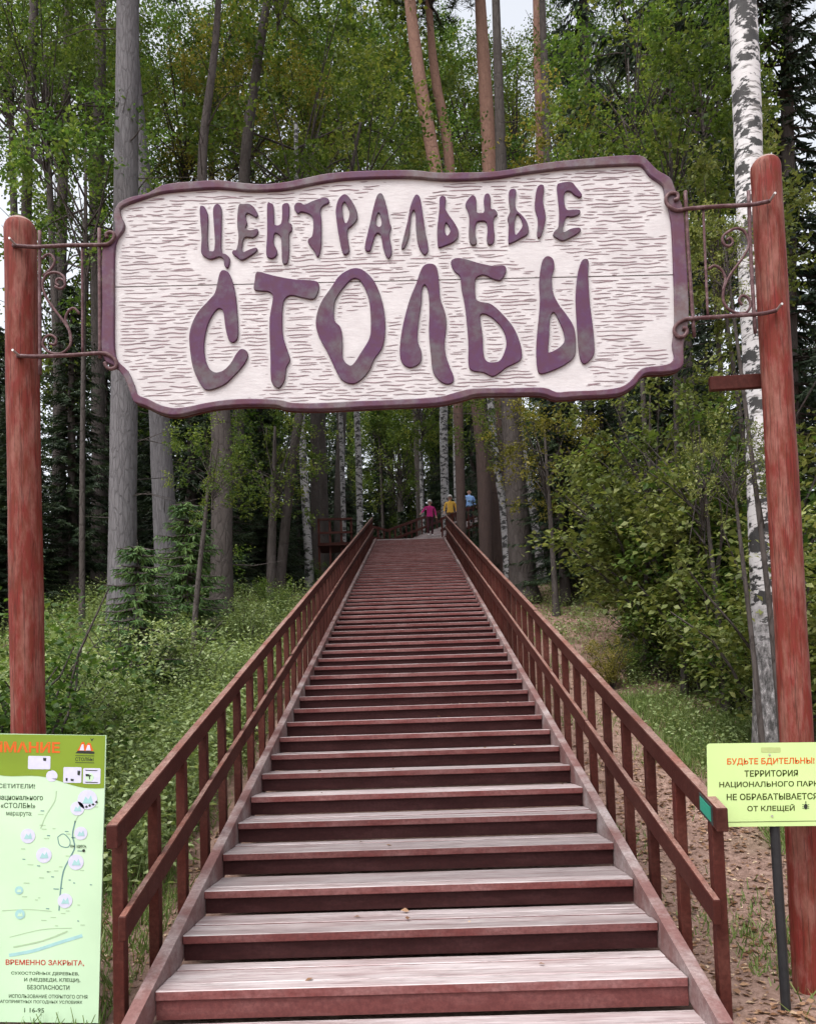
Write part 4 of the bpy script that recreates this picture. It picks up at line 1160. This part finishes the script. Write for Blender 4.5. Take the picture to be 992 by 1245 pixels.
# broadleaf trees of the middle storey: crown at a pixel, trunk down to the slope
def broad(px, py, d, r, key, mk, label, lean=0.0, tw=9, bark_key='bark_dark', group=None, zs=1.0):
    c = P(px, py, d); fx = c.x + lean
    if abs(fx) < 3.3 and d < 45: fx = 3.3 * (1 if c.x > .6 else -1); lean = fx - c.x
    gz = ground(float(fx), float(d)); off = Vector((fx, d, gz - .15))
    root = empty('broadleaf_tree', off); tag(root, label, 'tree', group)
    h = c.z - gz
    pts = [Vector((0, 0, 0)), Vector((-lean * .25, 0, h * .4)), Vector((-lean * .7, 0, h * .8)), Vector((-lean, 0, h + r * .5))]
    r0 = max(.03, tw / 2 * d / FPX)
    link('trunk', trunk_mesh(pts, [r0, r0 * .85, r0 * .6, r0 * .2], bark_key, True, 9), [MT[bark_key]], root)
    for w, nm in ((0, 'crown'), (1, 'limbs')):
        o = bpy.data.objects.new(nm, crown_mesh(key, w, MT[mk] if w == 0 else MT['bark_dark'])); COL.objects.link(o)
        o.parent = root; o.location = c - off; o.rotation_euler = (0, 0, random.uniform(0, 6.28)); o.scale = (r, r, r * zs)
    return root

BL = [
 (55, 110, 19, 2.4, 'fine0', 'leaf_olive', 'olive green broadleaf crown above the left gate post'),
 (105, 215, 15, 1.7, 'airy0', 'leaf_green', 'loose green crown left of the board\'s upper left corner'),
 (225, 150, 29, 3.0, 'fine1', 'leaf_olive', 'olive broadleaf crown right of the thickest spruce trunk'),
 (300, 165, 29, 3.0, 'fine0', 'leaf_yellow', 'yellowing broadleaf crown above the board\'s first letters'),
 (385, 170, 30, 3.2, 'fine1', 'leaf_olive', 'dense olive crown above the middle of the upper word'),
 (440, 185, 21, 2.0, 'airy1', 'leaf_olive', 'low olive crown touching the board\'s top edge left of the pines'),
 (450, 70, 38, 3.4, 'fine0', 'leaf_green', 'green crown behind the leftmost leaning pine'),
 (255, 60, 32, 3.6, 'fine1', 'leaf_green', 'high green crown between the left leaning trunks'),
 (375, 70, 34, 3.6, 'fine0', 'leaf_green', 'high green crown above the yellowing crown'),
 (110, 70, 28, 3.0, 'fine1', 'leaf_green', 'high green crown left of the thickest spruce trunk'),
 (10, 40, 24, 3.0, 'fine0', 'leaf_green', 'green crown in the upper left corner'),
 (565, 150, 40, 3.6, 'fine1', 'leaf_green', 'pale green crown between the pine trunks'),
 (625, 160, 33, 3.0, 'fine0', 'leaf_olive', 'olive crown between the bent pine and the straight pine'),
 (695, 185, 20, 1.7, 'airy0', 'leaf_yellow', 'yellow green crown right above the board\'s last letters'),
 (765, 110, 14, 1.5, 'airy1', 'leaf_green', 'sunlit green crown left of the big birch near the top'),
 (815, 190, 11.5, 1.2, 'broad2', 'leaf_olive', 'leafy crown beside the board\'s upper right corner'),
 (868, 290, 10.5, 1.1, 'broad1', 'leaf_shrub', 'leafy crown behind the right bracket'),
 (800, 40, 16, 1.9, 'airy0', 'leaf_olive', 'high olive crown near the top right'),
 (850, 100, 13, 1.1, 'airy1', 'leaf_green', 'small green crown touching the big birch near the top'),
 (725, 80, 27, 2.4, 'fine1', 'leaf_green', 'dark green crown above the right end of the upper word'),
 (662, 535, 18, 1.25, 'airy0', 'leaf_yellow', 'yellow green sapling crown hanging right of the stairs under the board'),
 (610, 505, 22, 1.3, 'airy1', 'leaf_olive', 'small olive crown under the board right of centre'),
 (258, 560, 13, .7, 'airy1', 'leaf_olive', 'yellow leaved sapling in front of the darker left spruce'),
 (335, 545, 20, 1.4, 'airy0', 'leaf_olive', 'small olive crown under the board left of the thin birch'),
 (485, 560, 52, 3.4, 'fine0', 'leaf_olive', 'sunlit green crown beyond the top of the stairs'),
 (470, 480, 56, 4.5, 'fine1', 'leaf_green', 'tall green crown far beyond the stair top'),
 (395, 545, 60, 4.4, 'fine0', 'leaf_olive', 'olive crown far beyond the stairs left of the stair top'),
 (425, 440, 64, 5.0, 'fine1', 'leaf_green', 'far green crown just under the board left of the stair top'),
 (330, 480, 58, 5.0, 'fine0', 'leaf_green', 'far green crown under the board above the left railing'),
 (525, 480, 62, 4.6, 'fine1', 'leaf_olive', 'far olive crown under the board above the people'),
 (590, 530, 58, 4.0, 'fine0', 'leaf_green', 'far green crown right of the people'),
 (290, 580, 54, 4.0, 'fine1', 'leaf_green', 'far green crown between the darker spruce and the thin birch'),
 (165, 100, 44, 4.6, 'fine0', 'leaf_green', 'hazy green crown far behind the thickest spruce trunk'),
 (490, 140, 50, 4.6, 'fine1', 'leaf_green', 'hazy green crown far behind the leftmost pine'),
 (770, 200, 36, 3.6, 'fine0', 'leaf_green', 'hazy green crown far behind the board\'s upper right corner'),
 (880, 300, 7.7, .42, 'airy0', 'leaf_shrub', 'leaf spray hanging over the birch beside the right bracket'),
 (888, 560, 7.7, .40, 'airy1', 'leaf_shrub', 'leaf spray touching the birch below the right bracket'),
 (792, 520, 12.5, 1.4, 'airy0', 'leaf_shrub', 'thin leafy young tree under the board\'s right end'),
 (850, 545, 10.5, 1.1, 'airy1', 'leaf_shrub', 'leafy young tree left of the big birch below the bracket'),
]
for i, b in enumerate(BL):
    broad(*b, lean=random.uniform(-.5, .5), tw=13 if b[2] > 18 else (2.5 if b[2] < 8 else 8))
# leaning dark trunks with twigs over the board
tree('broadleaf_tree', [(285, 740), (290, 500), (297, 220), (310, 100), (330, -30)], 23, [16, 15, 14, 12, 9], 'bark_dark', [bcr(335, -60, 23, (285, 740), 2.2, 'airy0', 'leaf_olive')], 'dark leaning trunk above the first letters of the board', 'tree', None, 12)

# ------------------------------------------------------------------ forest behind: individual trees that nothing tells apart
def far_spruces():
    spots = []
    r = random.Random(21)
    tries = 0
    while len(spots) < 40 and tries < 5000:
        tries += 1
        y = r.uniform(19, 66); side = r.choice((-1, 1))
        half = 3.6 if y < 38 else (5 if y < 45 else 0)
        x = side * (half + abs(r.gauss(0, 1)) * y * .30)
        if abs(x) > y * .60 + 3: continue
        if any((x - a) ** 2 + (y - b) ** 2 < 7 for a, b, _ in spots): continue
        spots.append((x, y, 1.0))
    spots += [(-5.2, 20, .85), (-7.5, 18.5, .9), (-8.2, 24, 1.0), (-4.6, 26.5, .9), (5.6, 17.5, .8), (7.2, 15.5, .85), (8.8, 13.5, .8), (6.8, 22, 1.0), (4.9, 26, .9), (-6.2, 29, 1.0),
              (2.5, 47, 1.0), (-1.5, 53, 1.1), (4.5, 50, 1.0), (-4.5, 46, .9), (0.5, 60, 1.2), (9.5, 18, 1.0), (-10, 16, 1.0), (-11.5, 20, 1), (-13.5, 26, 1), (-9.5, 13.5, 1), (11, 16, 1), (12.5, 22, 1), (-10.2, 20.5, 1), (-14.5, 30, 1), (-3.2, 58, 1)]
    spots += [(-44 + 3.6 * i + r.uniform(-1.2, 1.2), r.uniform(62, 84), 1.0) for i in range(25)]
    tm = [trunk_mesh([(0, 0, -.2), (.03, 0, 6), (0, .05, 13), (.02, 0, 21)], [.24, .2, .14, .02], 'bark_dark', True, 10) for _ in range(3)]
    for m in tm: m.materials.append(MT['bark_dark'])
    for i, (x, y, s) in enumerate(spots):
        z = ground(float(x), float(y))
        o = empty('spruce_tree', (x, y, z)); tag(o, 'dark spruce in the crowded forest ' + ('beyond the top of the stairs' if abs(x) < 3.5 and y > 40 or y > 60 else ('left' if x < 0 else 'right') + ' of the stairs'), 'tree', 'spruces filling the forest behind')
        s = min(1.0, (r.uniform(.24, .36) * y + 2.0) / 21)
        if y > 60: s = r.uniform(.85, 1.1)          # a younger, lower storey under the pines and birches
        o.scale = (max(s, .55), max(s, .55), s); o.rotation_euler = (0, 0, r.uniform(0, 6.28))
        t = bpy.data.objects.new('trunk', tm[i % 3]); COL.objects.link(t); t.parent = o
        low = r.choice((1.2, 2.0, 3.5)) if y > 14 else 3
        for w, nm in ((0, 'crown'), (1, 'limbs')):
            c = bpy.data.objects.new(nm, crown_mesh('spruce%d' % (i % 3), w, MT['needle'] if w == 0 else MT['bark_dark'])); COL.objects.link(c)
            c.parent = o; c.location = (0, 0, low); k = (21 - low) / 16; c.scale = (1.05, 1.05, k); c.rotation_euler = (0, 0, r.uniform(0, 6.28))
far_spruces()
def young_spruces():
    r = random.Random(77); spots = []
    while len(spots) < 62:
        y = r.uniform(19, 48); side = r.choice((-1, 1)); x = side * ((3.4 if y < 40 else 4.5) + abs(r.gauss(0, 1)) * y * .22)
        if abs(x) > y * .56 + 2 or (x > 0 and y < 24 and x < 5.5): continue
        if any((x - a) ** 2 + (y - b) ** 2 < 2.6 for a, b in spots): continue
        spots.append((x, y))
    spots += [(-6 + 1.15 * i + r.uniform(-.4, .4), 46.5 + (i * 5 % 4) * 2.5 + r.uniform(0, 1.5)) for i in range(11)]
    spots += [(-17 + 1.5 * i + r.uniform(-.5, .5), 54 + (i * 7 % 5) * 2.2 + r.uniform(0, 1.5)) for i in range(23)]
    spots += [(-8.5, 14.2), (-9.8, 16.5), (-11.2, 18.2), (-12, 21), (-8.9, 18.6), (-10.4, 20.5), (-13.4, 23), (8.8, 15), (9.6, 17), (-2.6, 49), (-3.4, 52), (-2.2, 55), (-4.2, 47.5), (-3.1, 45.5), (-8.2, 17), (-9.3, 19.5), (-11, 22.5), (-12.5, 26), (-14, 29), (-3.6, 57)]
    tm = trunk_mesh([(0, 0, -.2), (0, 0, 8), (0, 0, 16.5)], [.22, .14, .02], 'bark_dark', False, 8); tm.materials.append(MT['bark_dark'])
    for i, (x, y) in enumerate(spots):
        h = r.uniform(.8, 1.25) * (.09 * y + 3.4) * (1.35 if y > 52 else 1); k = h / 16.5
        o = empty('young_spruce', (x, y, ground(float(x), float(y)))); o.scale = (max(.62, k * 1.4),) * 2 + (k,); o.rotation_euler = (0, 0, r.uniform(0, 6.28))
        tag(o, 'low dark young spruce ' + ('closing the view beyond the top of the stairs' if y > 45 else 'in the shade under the ' + ('left' if x < 0 else 'right') + ' forest edge'), 'tree', 'young spruces under the forest')
        t = bpy.data.objects.new('trunk', tm); COL.objects.link(t); t.parent = o
        for w, nm in ((0, 'crown'), (1, 'limbs')):
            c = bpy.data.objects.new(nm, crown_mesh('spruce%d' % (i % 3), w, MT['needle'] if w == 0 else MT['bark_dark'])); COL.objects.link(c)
            c.parent = o; c.location = (0, 0, .3)
young_spruces()
def far_broad():
    r = random.Random(33); n = 0; spots = []
    while n < 13:
        y = r.uniform(24, 62); x = r.choice((-1, 1)) * r.uniform(4.5, y * .55)
        if y > 44 and r.random() < .35: x = r.uniform(-4, 4)
        if any((x - a) ** 2 + (y - b) ** 2 < 9 for a, b in spots): continue
        spots.append((x, y)); z = ground(float(x), float(y)); h = r.uniform(.22, .36) * y + 2; rr = r.uniform(1.8, 2.6)
        o = empty('broadleaf_tree', (x, y, z - .1)); tag(o, 'green broadleaf tree among the far spruces ' + ('left' if x < 0 else 'right') + ' of the stairs', 'tree', 'broadleaf trees filling the forest behind')
        me = trunk_mesh([(0, 0, 0), (r.uniform(-.2, .2), 0, h * .5), (0, r.uniform(-.2, .2), h)], [.15, .11, .05], 'bark_dark', True, 8)
        link('trunk', me, [MT['birch_far' if n % 4 == 0 else 'bark_dark']], o)
        key = ('broad0', 'broad1', 'broad2', 'airy0', 'airy1')[n % 5]; mk = ('leaf_olive', 'leaf_green', 'leaf_olive', 'leaf_green')[n % 4]
        for k in range(2):
            for w, nm in ((0, 'crown'), (1, 'limbs')):
                c = bpy.data.objects.new(nm, crown_mesh(key, w, MT[mk] if w == 0 else MT['bark_dark'])); COL.objects.link(c)
                c.parent = o; c.location = (r.uniform(-.8, .8), r.uniform(-.8, .8), h - k * rr * 1.3); c.scale = (rr,) * 3; c.rotation_euler = (0, 0, r.uniform(0, 6.28))
        n += 1
far_broad()

# ------------------------------------------------------------------ shrubs
def bush(px, py, d, h, key, mk, label, wide=1.0, name='shrub', group=None):
    c = P(px, py, d); z = ground(float(c.x), float(d))
    o = empty(name, (c.x, d, z)); tag(o, label, 'shrub', group)
    for w, nm in ((0, 'foliage'), (1, 'stems')):
        e = bpy.data.objects.new(nm, crown_mesh(key, w, MT[mk] if w == 0 else MT['bark_dark'])); COL.objects.link(e); e.data.name = nm
        e.parent = o; e.scale = (h * wide, h * wide, h); e.rotation_euler = (0, 0, random.uniform(0, 6.28))
    return o
BU = [
 (800, 700, 13.6, 3.2, 'shrub0', 'leaf_shrub', 'tall loose shrub at the left edge of the right thicket'),
 (822, 700, 12.6, 3.4, 'shrub1', 'leaf_shrub', 'tall shrub in the middle of the right thicket'),
 (872, 700, 11.4, 3.3, 'shrub2', 'leaf_shrub', 'tall shrub at the right of the thicket next to the birch'),
 (805, 740, 12.4, 1.9, 'shrub3', 'leaf_green', 'lower shrub at the front of the right thicket, left one'),
 (848, 750, 11.6, 1.9, 'shrub0', 'leaf_shrub', 'lower shrub at the front of the right thicket, middle one'),
 (892, 760, 10.6, 1.9, 'shrub1', 'leaf_green', 'lower shrub at the foot of the birch'),
 (738, 755, 12.0, .8, 'shrub2', 'leaf_yellow', 'small yellowish shrub by the path left of the thicket'),
 (770, 800, 12.2, .7, 'shrub3', 'leaf_green', 'low green shrub in front of the thicket above the grass'),
 (800, 600, 15, 3.8, 'shrub3', 'leaf_shrub', 'back shrub of the right thicket, left of centre'),
 (830, 600, 13.0, 4.2, 'shrub2', 'leaf_shrub', 'tallest back shrub of the right thicket'),
 (885, 600, 12.0, 4.0, 'shrub0', 'leaf_green', 'back shrub of the right thicket behind the birch'),
 (965, 700, 9.0, 3.0, 'shrub3', 'leaf_shrub', 'shrub right of the birch behind the right gate post'),
 (66, 660, 8.4, 1.7, 'shrub0', 'leaf_weed', 'leafy shrub directly right of the left gate post'),
 (108, 680, 9.4, 1.6, 'shrub1', 'leaf_weed', 'pale leaved shrub in front of the thickest spruce trunk'),
 (160, 690, 10.4, 1.6, 'shrub2', 'leaf_weed', 'bright green shrub between the two grey spruce trunks'),
 (205, 740, 11, 1.6, 'shrub3', 'leaf_weed', 'bushy weed shrub at the foot of the leaning grey trunk'),
 (18, 700, 7.2, 2.4, 'shrub2', 'leaf_green', 'shrub left of the left gate post'),
 (300, 750, 14, 1.2, 'shrub1', 'leaf_weed', 'bright green shrub right of the darker spruce trunk'),
 (335, 735, 17, 1.2, 'shrub2', 'leaf_green', 'green shrub by the left railing below the thin birch'),
 (265, 790, 11, 1.0, 'shrub0', 'leaf_weed', 'pale leafy weed clump near the middle of the left railing'),
 (240, 680, 17, 2.0, 'shrub3', 'leaf_green', 'dark green shrub between the leaning and the darker trunk'),
 (395, 690, 24, 1.2, 'shrub1', 'leaf_green', 'small shrub at the foot of the thin white birch'),
]
for b in BU: bush(*b)
def sapling(px, d, h, label):
    c = P(px, 700, d); z = ground(float(c.x), float(d))
    o = empty('young_fir', (c.x, d, z)); tag(o, label, 'tree')
    mb = MB(); mb.tube([(0, 0, -.1), (0, 0, h)], [.02, .004], 6); mb.build('trunk', [MT['bark_dark']], o)
    for w, nm in ((0, 'crown'), (1, 'limbs')):
        e = bpy.data.objects.new(nm, crown_mesh('sapling', w, MT['needle_bright'] if w == 0 else MT['bark_dark'])); COL.objects.link(e)
        e.parent = o; e.scale = (h / 2.3,) * 3; e.location = (0, 0, .1)
sapling(168, 10.5, 2.5, 'bright green young fir between the thickest and the leaning trunk')
sapling(228, 14, 2.9, 'young fir in the shade right of the leaning grey trunk')
sapling(800, 14, 2.2, 'young fir in the shade behind the right thicket')

# ------------------------------------------------------------------ ground cover (uncountable)
def weeds():
    r = np.random.default_rng(5); C, D, T, S_ = [], [], [], []
    Cb, Db, Lb = [], [], []
    def patch(n, x0, x1, y0, y1, hmin, hmax, leaf, keep=lambda x, y: True):
        for _ in range(n):
            x, y = r.uniform(x0, x1), r.uniform(y0, y1)
            if not keep(x, y): continue
            z = ground(float(x), float(y)); h = r.uniform(hmin, hmax); a = r.uniform(0, 6.28); ln = r.uniform(.02, .3) * h
            tip = np.array([x + math.cos(a) * ln, y + math.sin(a) * ln, z + h]); base = np.array([x, y, z - .02])
            m = int(r.integers(9, 17)); t = np.linspace(.22, 1, m)
            c = base + (tip - base) * t[:, None]; aa = np.arange(m) * 2.4 + r.uniform(0, 6.28)
            d = np.stack([np.cos(aa), np.sin(aa), np.full(m, .15)], 1); off = d * (.03 + .16 * (1.1 - t) * r.uniform(.3, 1))[:, None]
            C.append(c + off); D.append(d + r.normal(size=(m, 3)) * .25); T.append(np.clip(r.normal(r.uniform(.25, .7), .15, m), 0, 1)); S_.append(r.uniform(.6, 1.3, m) * leaf * (1.2 - .5 * t))
            Cb.append(base); Db.append(tip - base); Lb.append(np.linalg.norm(tip - base))
    left = lambda x, y: x < -1.85
    patch(4600, -5.6, -1.9, 6.2, 12, .35, .95, .075, left)
    patch(3400, -7.5, -1.9, 11, 19, .35, .95, .085, left)
    patch(500, -4.2, -2.5, 5.3, 7.0, .2, .6, .06, left)
    patch(900, 3.0, 7.5, 7.2, 12.5, .12, .42, .06)
    patch(700, 2.6, 9, 14, 24, .15, .5, .08)
    C, D, T, S_ = np.concatenate(C), np.concatenate(D), np.concatenate(T), np.concatenate(S_)
    v, q = leaf_quads(C, S_, D, .55, 1.2, r)
    vb, qb = blades(np.array(Cb), np.array(Db), np.array(Lb), .006, r)
    me = leaf_mesh('undergrowth', [(v, q), (vb, qb)], [T, np.full(len(qb), .3)])
    tag(link('undergrowth', me, MT['leaf_weed']), 'lush pale green weeds covering the slope beside the stairs', 'undergrowth', None, 'stuff')
weeds()

def grass():
    r = np.random.default_rng(8); C, D, L, T = [], [], [], []
    def area(n, x0, x1, y0, y1, h, fn):
        x = r.uniform(x0, x1, n); y = r.uniform(y0, y1, n); k = fn(x, y); x, y = x[k], y[k]
        # tufts
        for _ in range(1):
            z = ground(x, y)
            C.append(np.stack([x, y, z - .01], 1)); d = r.normal(size=(len(x), 3)) * .45; d[:, 2] = 1; D.append(d); L.append(r.uniform(.4, 1.2, len(x)) * h); T.append(np.clip(r.normal(.5, .22, len(x)), 0, 1))
    def nz(x, y, s=1.3, t=.0): return (np.sin(x * s * 2.1 + y * 1.3) + np.sin(y * s * 2.7 - x * 1.7 + 1) + r.normal(size=x.shape) * .7) > t
    area(42000, 2.9, 7.5, 6.6, 11.5, .16, lambda x, y: nz(x, y, 1.0, -.9) & (x > 2.7 + .25 * np.sin(y * 2)))
    area(9000, 2.0, 5.0, 2.8, 5.6, .09, lambda x, y: nz(x, y, 1.6, .3))
    area(9000, 1.75, 3.4, 5.0, 12, .08, lambda x, y: nz(x, y, 1.5, 1.2))
    area(16000, -5, -1.72, 3.0, 7.0, .14, lambda x, y: nz(x, y, 1.4, -.1))
    area(9000, -3.2, -1.75, 6, 14, .16, lambda x, y: nz(x, y, 1.4, -.5))
    area(9000, 2.2, 8, 12, 24, .18, lambda x, y: nz(x, y, 1.0, -.2))
    C, D, L, T = np.concatenate(C), np.concatenate(D), np.concatenate(L), np.concatenate(T)
    v, q = blades(C, D, L, .010, r)
    tag(link('grass', mesh_np('grass', v, q, T), MT['grass']), 'short green grass growing beside the path and stairs', 'grass', None, 'stuff')
grass()

def litter():
    r = np.random.default_rng(9)
    x = np.concatenate([r.uniform(1.7, 4.6, 9500), r.uniform(-4.2, -1.7, 3600), r.uniform(1.7, 4.0, 4600)])
    y = np.concatenate([r.uniform(2.6, 9, 9500), r.uniform(2.8, 7.5, 3600), r.uniform(9, 22, 4600)])
    c = np.stack([x, y, ground(x, y) + .008], 1)
    k = r.integers(0, 14, 34); lx = r.uniform(-1.38, 1.38, 34); ly = r.uniform(.06, ST - .06, 34) + k * ST      # a few on the treads
    c = np.concatenate([c, np.stack([SO.x + lx + ly * SYAW, SO.y + ly - lx * SYAW, SZ0 + k * SR + .008], 1)])
    d = r.normal(size=c.shape); d[:, 2] *= .15
    v, q = leaf_quads(c, r.uniform(.018, .062, len(c)), d, .7, 3.5, r)
    tag(link('fallen_leaves', mesh_np('fallen_leaves', v, q, np.clip(r.beta(2, 3, len(c)), 0, 1)), MT['litter']), 'dry brown and pale leaves scattered over the ground', 'leaves', None, 'stuff')
litter()

# ------------------------------------------------------------------ people at the top of the stairs
def person(loc, face, joints, colors, label, hat=None):
    """joints: dict name -> (pos, radius); one skinned body; materials chosen by height along the body"""
    order = list(joints)
    idx = {n: i for i, n in enumerate(order)}
    edges = [('pelvis', 'waist'), ('waist', 'chest'), ('chest', 'neck'), ('neck', 'chin'), ('chin', 'head'), ('head', 'crown')]
    for s in 'lr':
        edges += [('chest', 'sh' + s), ('sh' + s, 'el' + s), ('el' + s, 'wr' + s), ('wr' + s, 'ha' + s),
                  ('pelvis', 'hip' + s), ('hip' + s, 'kn' + s), ('kn' + s, 'an' + s), ('an' + s, 'toe' + s)]
    me = bpy.data.meshes.new('body'); me.from_pydata([joints[n][0] for n in order], [(idx[a], idx[b]) for a, b in edges], [])
    o = bpy.data.objects.new('tmp', me); COL.objects.link(o)
    sk = o.modifiers.new('skin', 'SKIN'); o.modifiers.new('sub', 'SUBSURF').levels = 2
    for i, n in enumerate(order):
        r = joints[n][1]; me.skin_vertices[0].data[i].radius = r if isinstance(r, tuple) else (r, r); me.skin_vertices[0].data[i].use_root = (n == 'pelvis')
    bpy.context.view_layer.update()
    bm = bpy.data.meshes.new_from_object(o.evaluated_get(bpy.context.evaluated_depsgraph_get()))
    bpy.data.objects.remove(o)
    root = empty('person', loc); root.rotation_euler = (0, 0, face); tag(root, label, 'person')
    b = link('body', bm, [], root); bm.name = 'body'
    keys = ['skin', 'top', 'legs', 'shoe', 'hair']
    for k in keys: bm.materials.append(colors[k])
    z_neck, z_waist = joints['neck'][0][2], joints['pelvis'][0][2] - .02
    hands = [Vector(joints['hal'][0]), Vector(joints['har'][0])]
    hc = Vector(joints['head'][0])
    arm = [Vector(joints[k][0]) for k in ('ell', 'elr', 'wrl', 'wrr')]
    for p in bm.polygons:
        c = p.center
        m = 1
        if c.z > z_neck + .0: m = 4 if (c.z > hc.z + .05 or (c.y > hc.y + .03 and c.z > hc.z - .10)) else 0
        elif min((c - h).length for h in hands) < .09: m = 0
        elif c.z < z_waist and min((c - a).length for a in arm) > .13: m = 3 if c.z < .085 else 2
        p.material_index = m
        p.use_smooth = True
    # face: nose, eyes, mouth, ears
    f = MB(); f.tube([hc + Vector((0, -.085, .01)), hc + Vector((0, -.118, -.03)), hc + Vector((0, -.09, -.04))], [.008, .016, .012], 6); f.build('nose', [colors['skin']], root, True)
    for s in (-1, 1):
        e = MB(); e.tube([hc + Vector((s * .035, -.084, .012)), hc + Vector((s * .035, -.099, .012))], [.012, .008], 8); e.build('eye', [colors['legs']], root)
        e = MB(); e.tube([hc + Vector((s * .085, .01, .02)), hc + Vector((s * .1, .015, -.01)), hc + Vector((s * .088, .01, -.04))], [.012, .018, .01], 6); e.build('ear', [colors['skin']], root, True)
    e = MB(); e.tube([hc + Vector((-.03, -.092, -.068)), hc + Vector((0, -.1, -.07)), hc + Vector((.03, -.092, -.068))], .006, 6); e.build('mouth', [colors['mouth']], root)
    # five fingers each
    for s, h, w in ((-1, 'hal', 'wrl'), (1, 'har', 'wrr')):
        hp = Vector(joints[h][0]); dv = (hp - Vector(joints[w][0])).normalized(); sd = dv.cross(Vector((0, 0, 1)) if abs(dv.z) < .8 else Vector((0, 1, 0))).normalized(); dn = dv.cross(sd)
        for k in range(5):
            fm = MB()
            if k < 4:
                a = hp + sd * (.027 - .018 * k); L = (.062, .072, .066, .05)[k]
                fm.tube([a, a + dv * L * .55 + dn * .004, a + dv * L + dn * .02], [.0095, .009, .006], 6)
            else:
                a = hp - dv * .02 + sd * .03; fm.tube([a, a + sd * .025 + dv * .025, a + sd * .03 + dv * .055], [.011, .0095, .007], 6)
            fm.build('finger', [colors['skin']], root, True)
    if hat:
        mb = MB(); pts = []; rad = []
        for j in range(6):
            t = j / 5; pts.append(hc + Vector((0, .005, .035 + .11 * math.sin(t * math.pi / 2)))); rad.append(.108 * math.cos(t * math.pi / 2) + .004)
        mb.tube(pts, rad, 14)
        mb.add([hc + Vector((x, y, z)) for x, y, z in ((-.07, -.09, .045), (.07, -.09, .045), (.05, -.17, .035), (-.05, -.17, .035), (-.07, -.09, .055), (.07, -.09, .055), (.05, -.17, .043), (-.05, -.17, .043))],
               [(3, 2, 1, 0), (4, 5, 6, 7), (0, 1, 5, 4), (1, 2, 6, 5), (2, 3, 7, 6), (3, 0, 4, 7)])
        mb.build('cap', [hat], root, True)
    return root

def pose(h=1.66, step=.0, lhand=(-.26, -.12, .88), rhand=(.27, -.1, .86), lel=None, rel=None, bulk=1.0):
    k = h / 1.66; B = bulk
    lel = lel or (-.27, .03, 1.08); rel = rel or (.27, .03, 1.08)
    J = {'pelvis': ((0, 0, .92), (.15 * B, .11 * B)), 'waist': ((0, .0, 1.06), (.14 * B, .10 * B)), 'chest': ((0, .01, 1.27), (.16 * B, .11 * B)), 'neck': ((0, .005, 1.43), .055),
         'chin': ((0, -.012, 1.49), .062), 'head': ((0, -.01, 1.565), (.082, .096)), 'crown': ((0, .0, 1.635), (.06, .065))}
    for s, sg in (('l', -1), ('r', 1)):
        st = step * sg
        el = lel if s == 'l' else rel; hd = lhand if s == 'l' else rhand
        wr = Vector(el).lerp(Vector(hd), .80)
        J['sh' + s] = ((sg * .185 * B, .01, 1.35), .066 * B); J['el' + s] = (el, .05 * B); J['wr' + s] = (tuple(wr), .034); J['ha' + s] = (hd, (.038, .022))
        J['hip' + s] = ((sg * .09, 0, .85), .095 * B); J['kn' + s] = ((sg * .095, -.02 + st * .5, .47), .062); J['an' + s] = ((sg * .095, .02 + st, .09), .042); J['toe' + s] = ((sg * .105, -.14 + st, .035), (.045, .03))
    return {n: (tuple(c * k for c in p), tuple(x * k for x in r) if isinstance(r, tuple) else r * k) for n, (p, r) in J.items()}

SKIN = plain('skin', (.42, .25, .19), .5)
def cols(top, legs, shoe, hair):
    return {'skin': SKIN, 'top': plain('cloth', top, .8, var=.12), 'legs': plain('cloth_dark', legs, .8, var=.1), 'shoe': plain('shoe', shoe, .6), 'hair': plain('hair', hair, .7), 'mouth': plain('lips', (.3, .09, .08), .5)}
WHITECAP = plain('white_cap', (.7, .68, .66), .7)

def foot_on_upper(px, py, d):
    """stand a person on the upper flight or landing at the pixel's bearing"""
    c = P(px, py, d)
    rz = math.radians(-38); o = S(0, LAND_Y + 1.3, 0)
    dx, dy = c.x - o.x, c.y - o.y
    ly = -math.sin(rz) * dx + math.cos(rz) * dy
    k = math.floor((ly - .29) / .4)
    return Vector((c.x, c.y, LAND_Z + SR + (.16 * (k + 1) if k >= 0 else -.005)))
pA = foot_on_upper(523, 640, 37.6)
person(pA, 0.15, pose(1.66, .05, lhand=(-.46, -.16, 1.0), lel=(-.34, .0, 1.14)), cols((.42, .02, .16), (.045, .012, .018), (.75, .73, .72), (.55, .5, .45)), 'person in a magenta jacket and dark trousers standing on the steps by the rail', WHITECAP)
pB = foot_on_upper(548, 640, 37.0)
person(pB, -.1, pose(1.70, .1), cols((.62, .36, .06), (.10, .05, .03), (.2, .18, .17), (.06, .04, .03)), 'person in a yellow jacket and pale cap behind the right railing', WHITECAP)
gx = P(571.5, 640, 39.0)
pC = foot_on_upper(571.5, 640, 38.5)
person(pC, .2, pose(1.72, .12), cols((.25, .42, .75), (.012, .012, .016), (.3, .25, .22), (.03, .022, .02)), 'person in a light blue shirt and black shorts farthest up the steps')

for o in bpy.data.objects:
    if o.parent and o.name.split('.')[0] in ('limbs', 'crown', 'branches', 'foliage', 'stems'): o['kind'] = 'stuff'
for me in bpy.data.meshes:
    if me.users == 0: bpy.data.meshes.remove(me)
